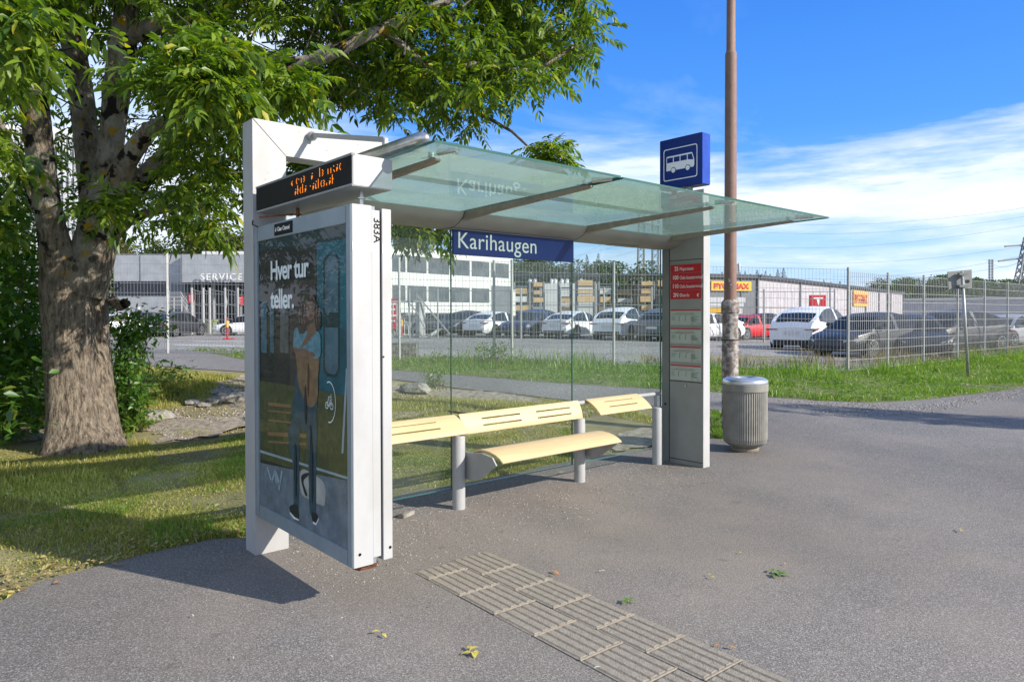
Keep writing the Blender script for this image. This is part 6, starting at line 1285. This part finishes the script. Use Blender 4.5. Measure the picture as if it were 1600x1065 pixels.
# ---------------------------------------------------------------- pylons, masts and power lines
def lattice(b, base, top, w0, w1, n, r=0.12):
    base = Vector(base); top = Vector(top); u = Vector((*Rh, 0)); f = Vector((*Fh, 0)); L_ = []
    for i in range(n+1): c = base+(top-base)*i/n; w = w0+(w1-w0)*i/n; L_.append([c+u*w+f*w, c-u*w+f*w, c-u*w-f*w, c+u*w-f*w])
    for i in range(n):
        for k in range(4): b.bar(L_[i][k], L_[i+1][k], r*1.3); b.bar(L_[i][k], L_[i+1][(k+1) % 4], r*0.8); b.bar(L_[i][(k+1) % 4], L_[i+1][k], r*0.8)
M_mast = mat('steel_mast', (0.30, 0.31, 0.33), 0.6, metal=0.3)
def pylon():
    d = 210; t = thing('power_pylon', 'twin legged lattice power pylon seen through the glass beside the end column', 'pylon', gD(1012, 500, d)); b = B(); H0 = 2
    lattice(b, gD(1000, 492, d), gD(1003, 318, d), 1.0, 0.8, 16, 0.14); lattice(b, gD(1024, 492, d), gD(1024, 318, d), 1.0, 0.8, 16, 0.14)
    for py in (322, 350, 388, 408, 430): b.bar(gD(1001, py, d), gD(1024, py, d), 0.25)
    b.bar(gD(975, 325, d), gD(1050, 325, d), 0.5); b.obj('lattice', M_mast, t)
    t2 = thing('power_pylon', 'leaning silhouette of a lattice power pylon at the right edge of the view', 'pylon', gD(1592, 470, 160)); b = B(); lattice(b, gD(1588, 475, 160), gD(1606, 370, 160), 1.0, 0.5, 9, 0.16); b.bar(gD(1560, 408, 160), gD(1640, 398, 160), 0.35); b.bar(gD(1570, 385, 160), gD(1640, 380, 160), 0.35); b.obj('lattice', M_fence2, t2)
    t3 = thing('radio_mast', 'slim lattice radio mast above the warehouse roof', 'mast', gD(1152, 450, 150)); b = B(); lattice(b, gD(1152, 450, 150), gD(1152, 412, 150), 0.35, 0.3, 9, 0.09); b.obj('lattice', M_mast, t3); b = B(); [b.bar(gD(x, 411, 150), gD(x, 421, 150), 0.3) for x in (1149, 1155)]; b.obj('antenna', M_clad_w, t3)
    t4 = thing('radio_mast', 'twin lattice mast on the wooded hill near the right edge', 'mast', gD(1548, 440, 190)); b = B(); lattice(b, gD(1546, 440, 190), gD(1546, 405, 190), 0.15, 0.15, 8, 0.05); lattice(b, gD(1550.5, 440, 190), gD(1550.5, 405, 190), 0.15, 0.15, 8, 0.05); b.obj('lattice', M_fence2, t4)
    k = 0
    for (a, c, sag, m_) in (((895, 400, 215), (1004, 372, 210), 1, 0), ((895, 415, 215), (1004, 388, 210), 1, 0), ((780, 452, 220), (1004, 342, 210), 4, 0), ((1024, 330, 210), (1640, 318, 165), 9, 0), ((1024, 344, 210), (1640, 332, 165), 9, 0), ((1024, 372, 210), (1640, 345, 165), 9, 0), ((1300, 432, 200), (1595, 400, 160), 3, 1), ((1300, 440, 200), (1595, 411, 160), 3, 1), ((1180, 408, 220), (1600, 385, 160), 4, 1), ((1540, 405, 165), (1600, 402, 160), 4, 1)):
        A = Vector(gD(*a)); Cc = Vector(gD(*c)); pts = [A+(Cc-A)*s_-Vector((0, 0, sag*4*s_*(1-s_)*0.5)) for s_ in np.linspace(0, 1, 14)]
        o = B().tube(pts, 0.022, 4).obj('power_line', M_fence2); tag(o, 'thin overhead power line strung between the pylons', 'cable', 'overhead power lines')
pylon()

# ---------------------------------------------------------------- distant trees
def tree_mesh(kind, seed):
    g = np.random.default_rng(seed)
    if kind == 'spruce':
        n = 2600; z = g.uniform(0.06, 1.0, n)**0.9; lay = 1-0.35*np.abs(np.sin(z*38)); rr = (1-z)**0.85*0.25*lay*g.uniform(0.35, 1.05, n); az = g.uniform(0, 6.28, n); C = np.stack([np.cos(az)*rr, np.sin(az)*rr, z], -1); D = np.stack([np.cos(az), np.sin(az), g.uniform(-0.6, 0.0, n)], -1); Ln = g.uniform(0.02, 0.05, n)*(1.25-z)
        V, F = simple_leaves(C, D, np.tile([0, 0, 1.0], (n, 1))+g.normal(0, .3, (n, 3)), Ln, Ln*0.55); m = M_spruce
    else:
        n = 5200; k = 18; cs = g.normal(0, 1, (k, 3))*[0.17, 0.17, 0.17]+[0, 0, 0.62]; rs = g.uniform(0.10, 0.20, k); i = g.integers(0, k, n); d = nz(g.normal(0, 1, (n, 3))); C = cs[i]+d*(rs[i]*g.uniform(0.55, 1.05, n))[:, None]; C[:, 2] = np.maximum(C[:, 2], 0.08); D = d+g.normal(0, 0.5, (n, 3)); Ln = g.uniform(0.022, 0.045, n); V, F = simple_leaves(C, D, d+g.normal(0, .5, (n, 3)), Ln, Ln*0.8); m = M_far
    me = mesh_obj('crown', V, F, m); return me
TP = {}
def tree(kind, px, pytop, d, label, wide=1.0, matn=None, group=None):
    s_ = random.Random(int(px*7+d)).randrange(3); key = (kind, s_)
    p = pd(px, d); h = zat(pytop, d)-p.z
    t = thing('spruce_tree' if kind == 'spruce' else 'leafy_tree', label, 'tree', p, group); t.scale = (h*wide, h*wide, h); t.rotation_euler = (0, 0, px*1.3)
    if key not in TP:
        cr = tree_mesh(kind, 90+s_*7+(50 if kind == 'spruce' else 0)); tr = B().tube([(0, 0, -0.02), (0, 0, 0.3), (0.01, 0, 0.9 if kind == 'spruce' else 0.55)], [0.02, 0.016, 0.004], 7).tube([(0, 0, 0.25), (0.06, 0.03, 0.45), (0.1, 0.04, 0.6)], [0.01, 0.007, 0.003], 5).obj('trunk', M_twig); TP[key] = (cr, tr)
    else: cr, tr = TP[key]; cr = cr.copy(); tr = tr.copy(); COL.objects.link(cr); COL.objects.link(tr)
    cr.parent = t; tr.parent = t
    if not cr.material_slots[0].link == 'OBJECT' and matn: pass
    if matn: cr.material_slots[0].link = 'OBJECT'; cr.material_slots[0].material = matn
rr = random.Random(44)
for px, py, k in ((808, 398, 'l'), (830, 404, 'l'), (852, 400, 'l'), (874, 408, 'l'), (893, 398, 's'), (904, 405, 's'), (917, 396, 's'), (935, 394, 's'), (948, 410, 'l'), (962, 408, 'l'), (975, 410, 'l'), (986, 425, 'l'), (1000, 437, 's'), (1010, 434, 's'), (1020, 436, 's'), (1030, 438, 's'), (885, 412, 'l'), (926, 415, 'l'), (820, 412, 'l'), (845, 414, 'l'), (994, 440, 'l'), (1040, 430, 'l')):
    tree('spruce' if k == 's' else 'leaf', px, py+2, 115+rr.uniform(-10, 10), 'dark pointed spruce in the treeline behind the timber racks' if k == 's' else 'rounded green tree in the treeline behind the timber racks', 1.0 if k == 's' else 1.25, None, 'treeline behind the timber racks')
for px, py in ((1120, 428), (1128, 425), (1156, 426), (1164, 424), (1172, 428), (1183, 422), (1190, 428), (1196, 424), (1203, 428), (1215, 421), (1224, 419), (1287, 438), (1298, 441), (1312, 440), (1108, 430), (1148, 430)):
    tree('spruce', px, py, 170+rr.uniform(-12, 12), 'small dark spruce top showing over the warehouse roof', 1.1, None, 'spruce tops over the warehouse')
for k in range(34):
    px = 1345+k*11.5+rr.uniform(-4, 4); py = np.interp(px, [1340, 1400, 1470, 1540, 1600, 1740], [450, 441, 436, 436, 442, 446])+rr.uniform(-3, 5); tree('leaf' if rr.random() < 0.7 else 'spruce', px, float(py), 175+rr.uniform(-22, 25), 'green tree on the wooded ridge beyond the car park at right', 1.35, None, 'trees on the right ridge')
for k in range(18):
    px = 1350+k*22+rr.uniform(-5, 5); tree('leaf', px, 458+rr.uniform(-4, 5), 138+rr.uniform(-6, 4), 'lower green tree in front of the wooded ridge at right', 1.6, None, 'trees on the right ridge')
for px, py, w, lb, m_ in ((196, 372, 1.0, 'rounded green tree behind the workshop beside the ash trunk', None), (226, 378, 1.0, 'yellowing tree behind the workshop roof', M_farY), (248, 384, 0.9, 'dark green tree behind the workshop roof', None), (268, 386, 0.9, 'small green tree behind the workshop between larger ones', None), (305, 377, 1.1, 'olive tree behind the workshop sign', M_farY), (336, 360, 1.2, 'tallest olive green tree behind the workshop', None), (362, 362, 1.2, 'broad olive tree behind the workshop near the shelter', M_farY), (385, 368, 1.2, 'olive tree just left of the shelter post behind the workshop', None), (410, 372, 1.1, 'tree behind the workshop hidden by the shelter post', None)):
    tree('leaf', px, py, 88, lb, w, m_)
# off-frame hedge that the glass and the poster reflect
P = bushP(g0, [(-700, 520, 7.0, 260, 200, 2.0, 900), (-1100, 520, 7.5, 300, 220, 2.0, 900)]); P = P[P[:, 2] > 0.05]
leaf_bush('bush', 'leafy hedge beyond the left edge of the lawn', gt(-700, 700), P, M_bush, 0.12, 7000, 39, 10, 'bush', 0.5, 0.01)

# street tree just outside the right edge: throws the dappled shade on the far asphalt
def side_tree():
    q = gt(1665, 668); c = (q.x+math.cos(SUN_AZ)*6.0, q.y+math.sin(SUN_AZ)*6.0, 0); key = [v for k, v in TP.items() if k[0] == 'leaf'][0]
    t = thing('leafy_tree', 'street tree beyond the right edge shading the asphalt', 'tree', c); t.scale = (2.0, 1.7, 5.4)
    for o in key: n = o.copy(); COL.objects.link(n); n.parent = t
side_tree()
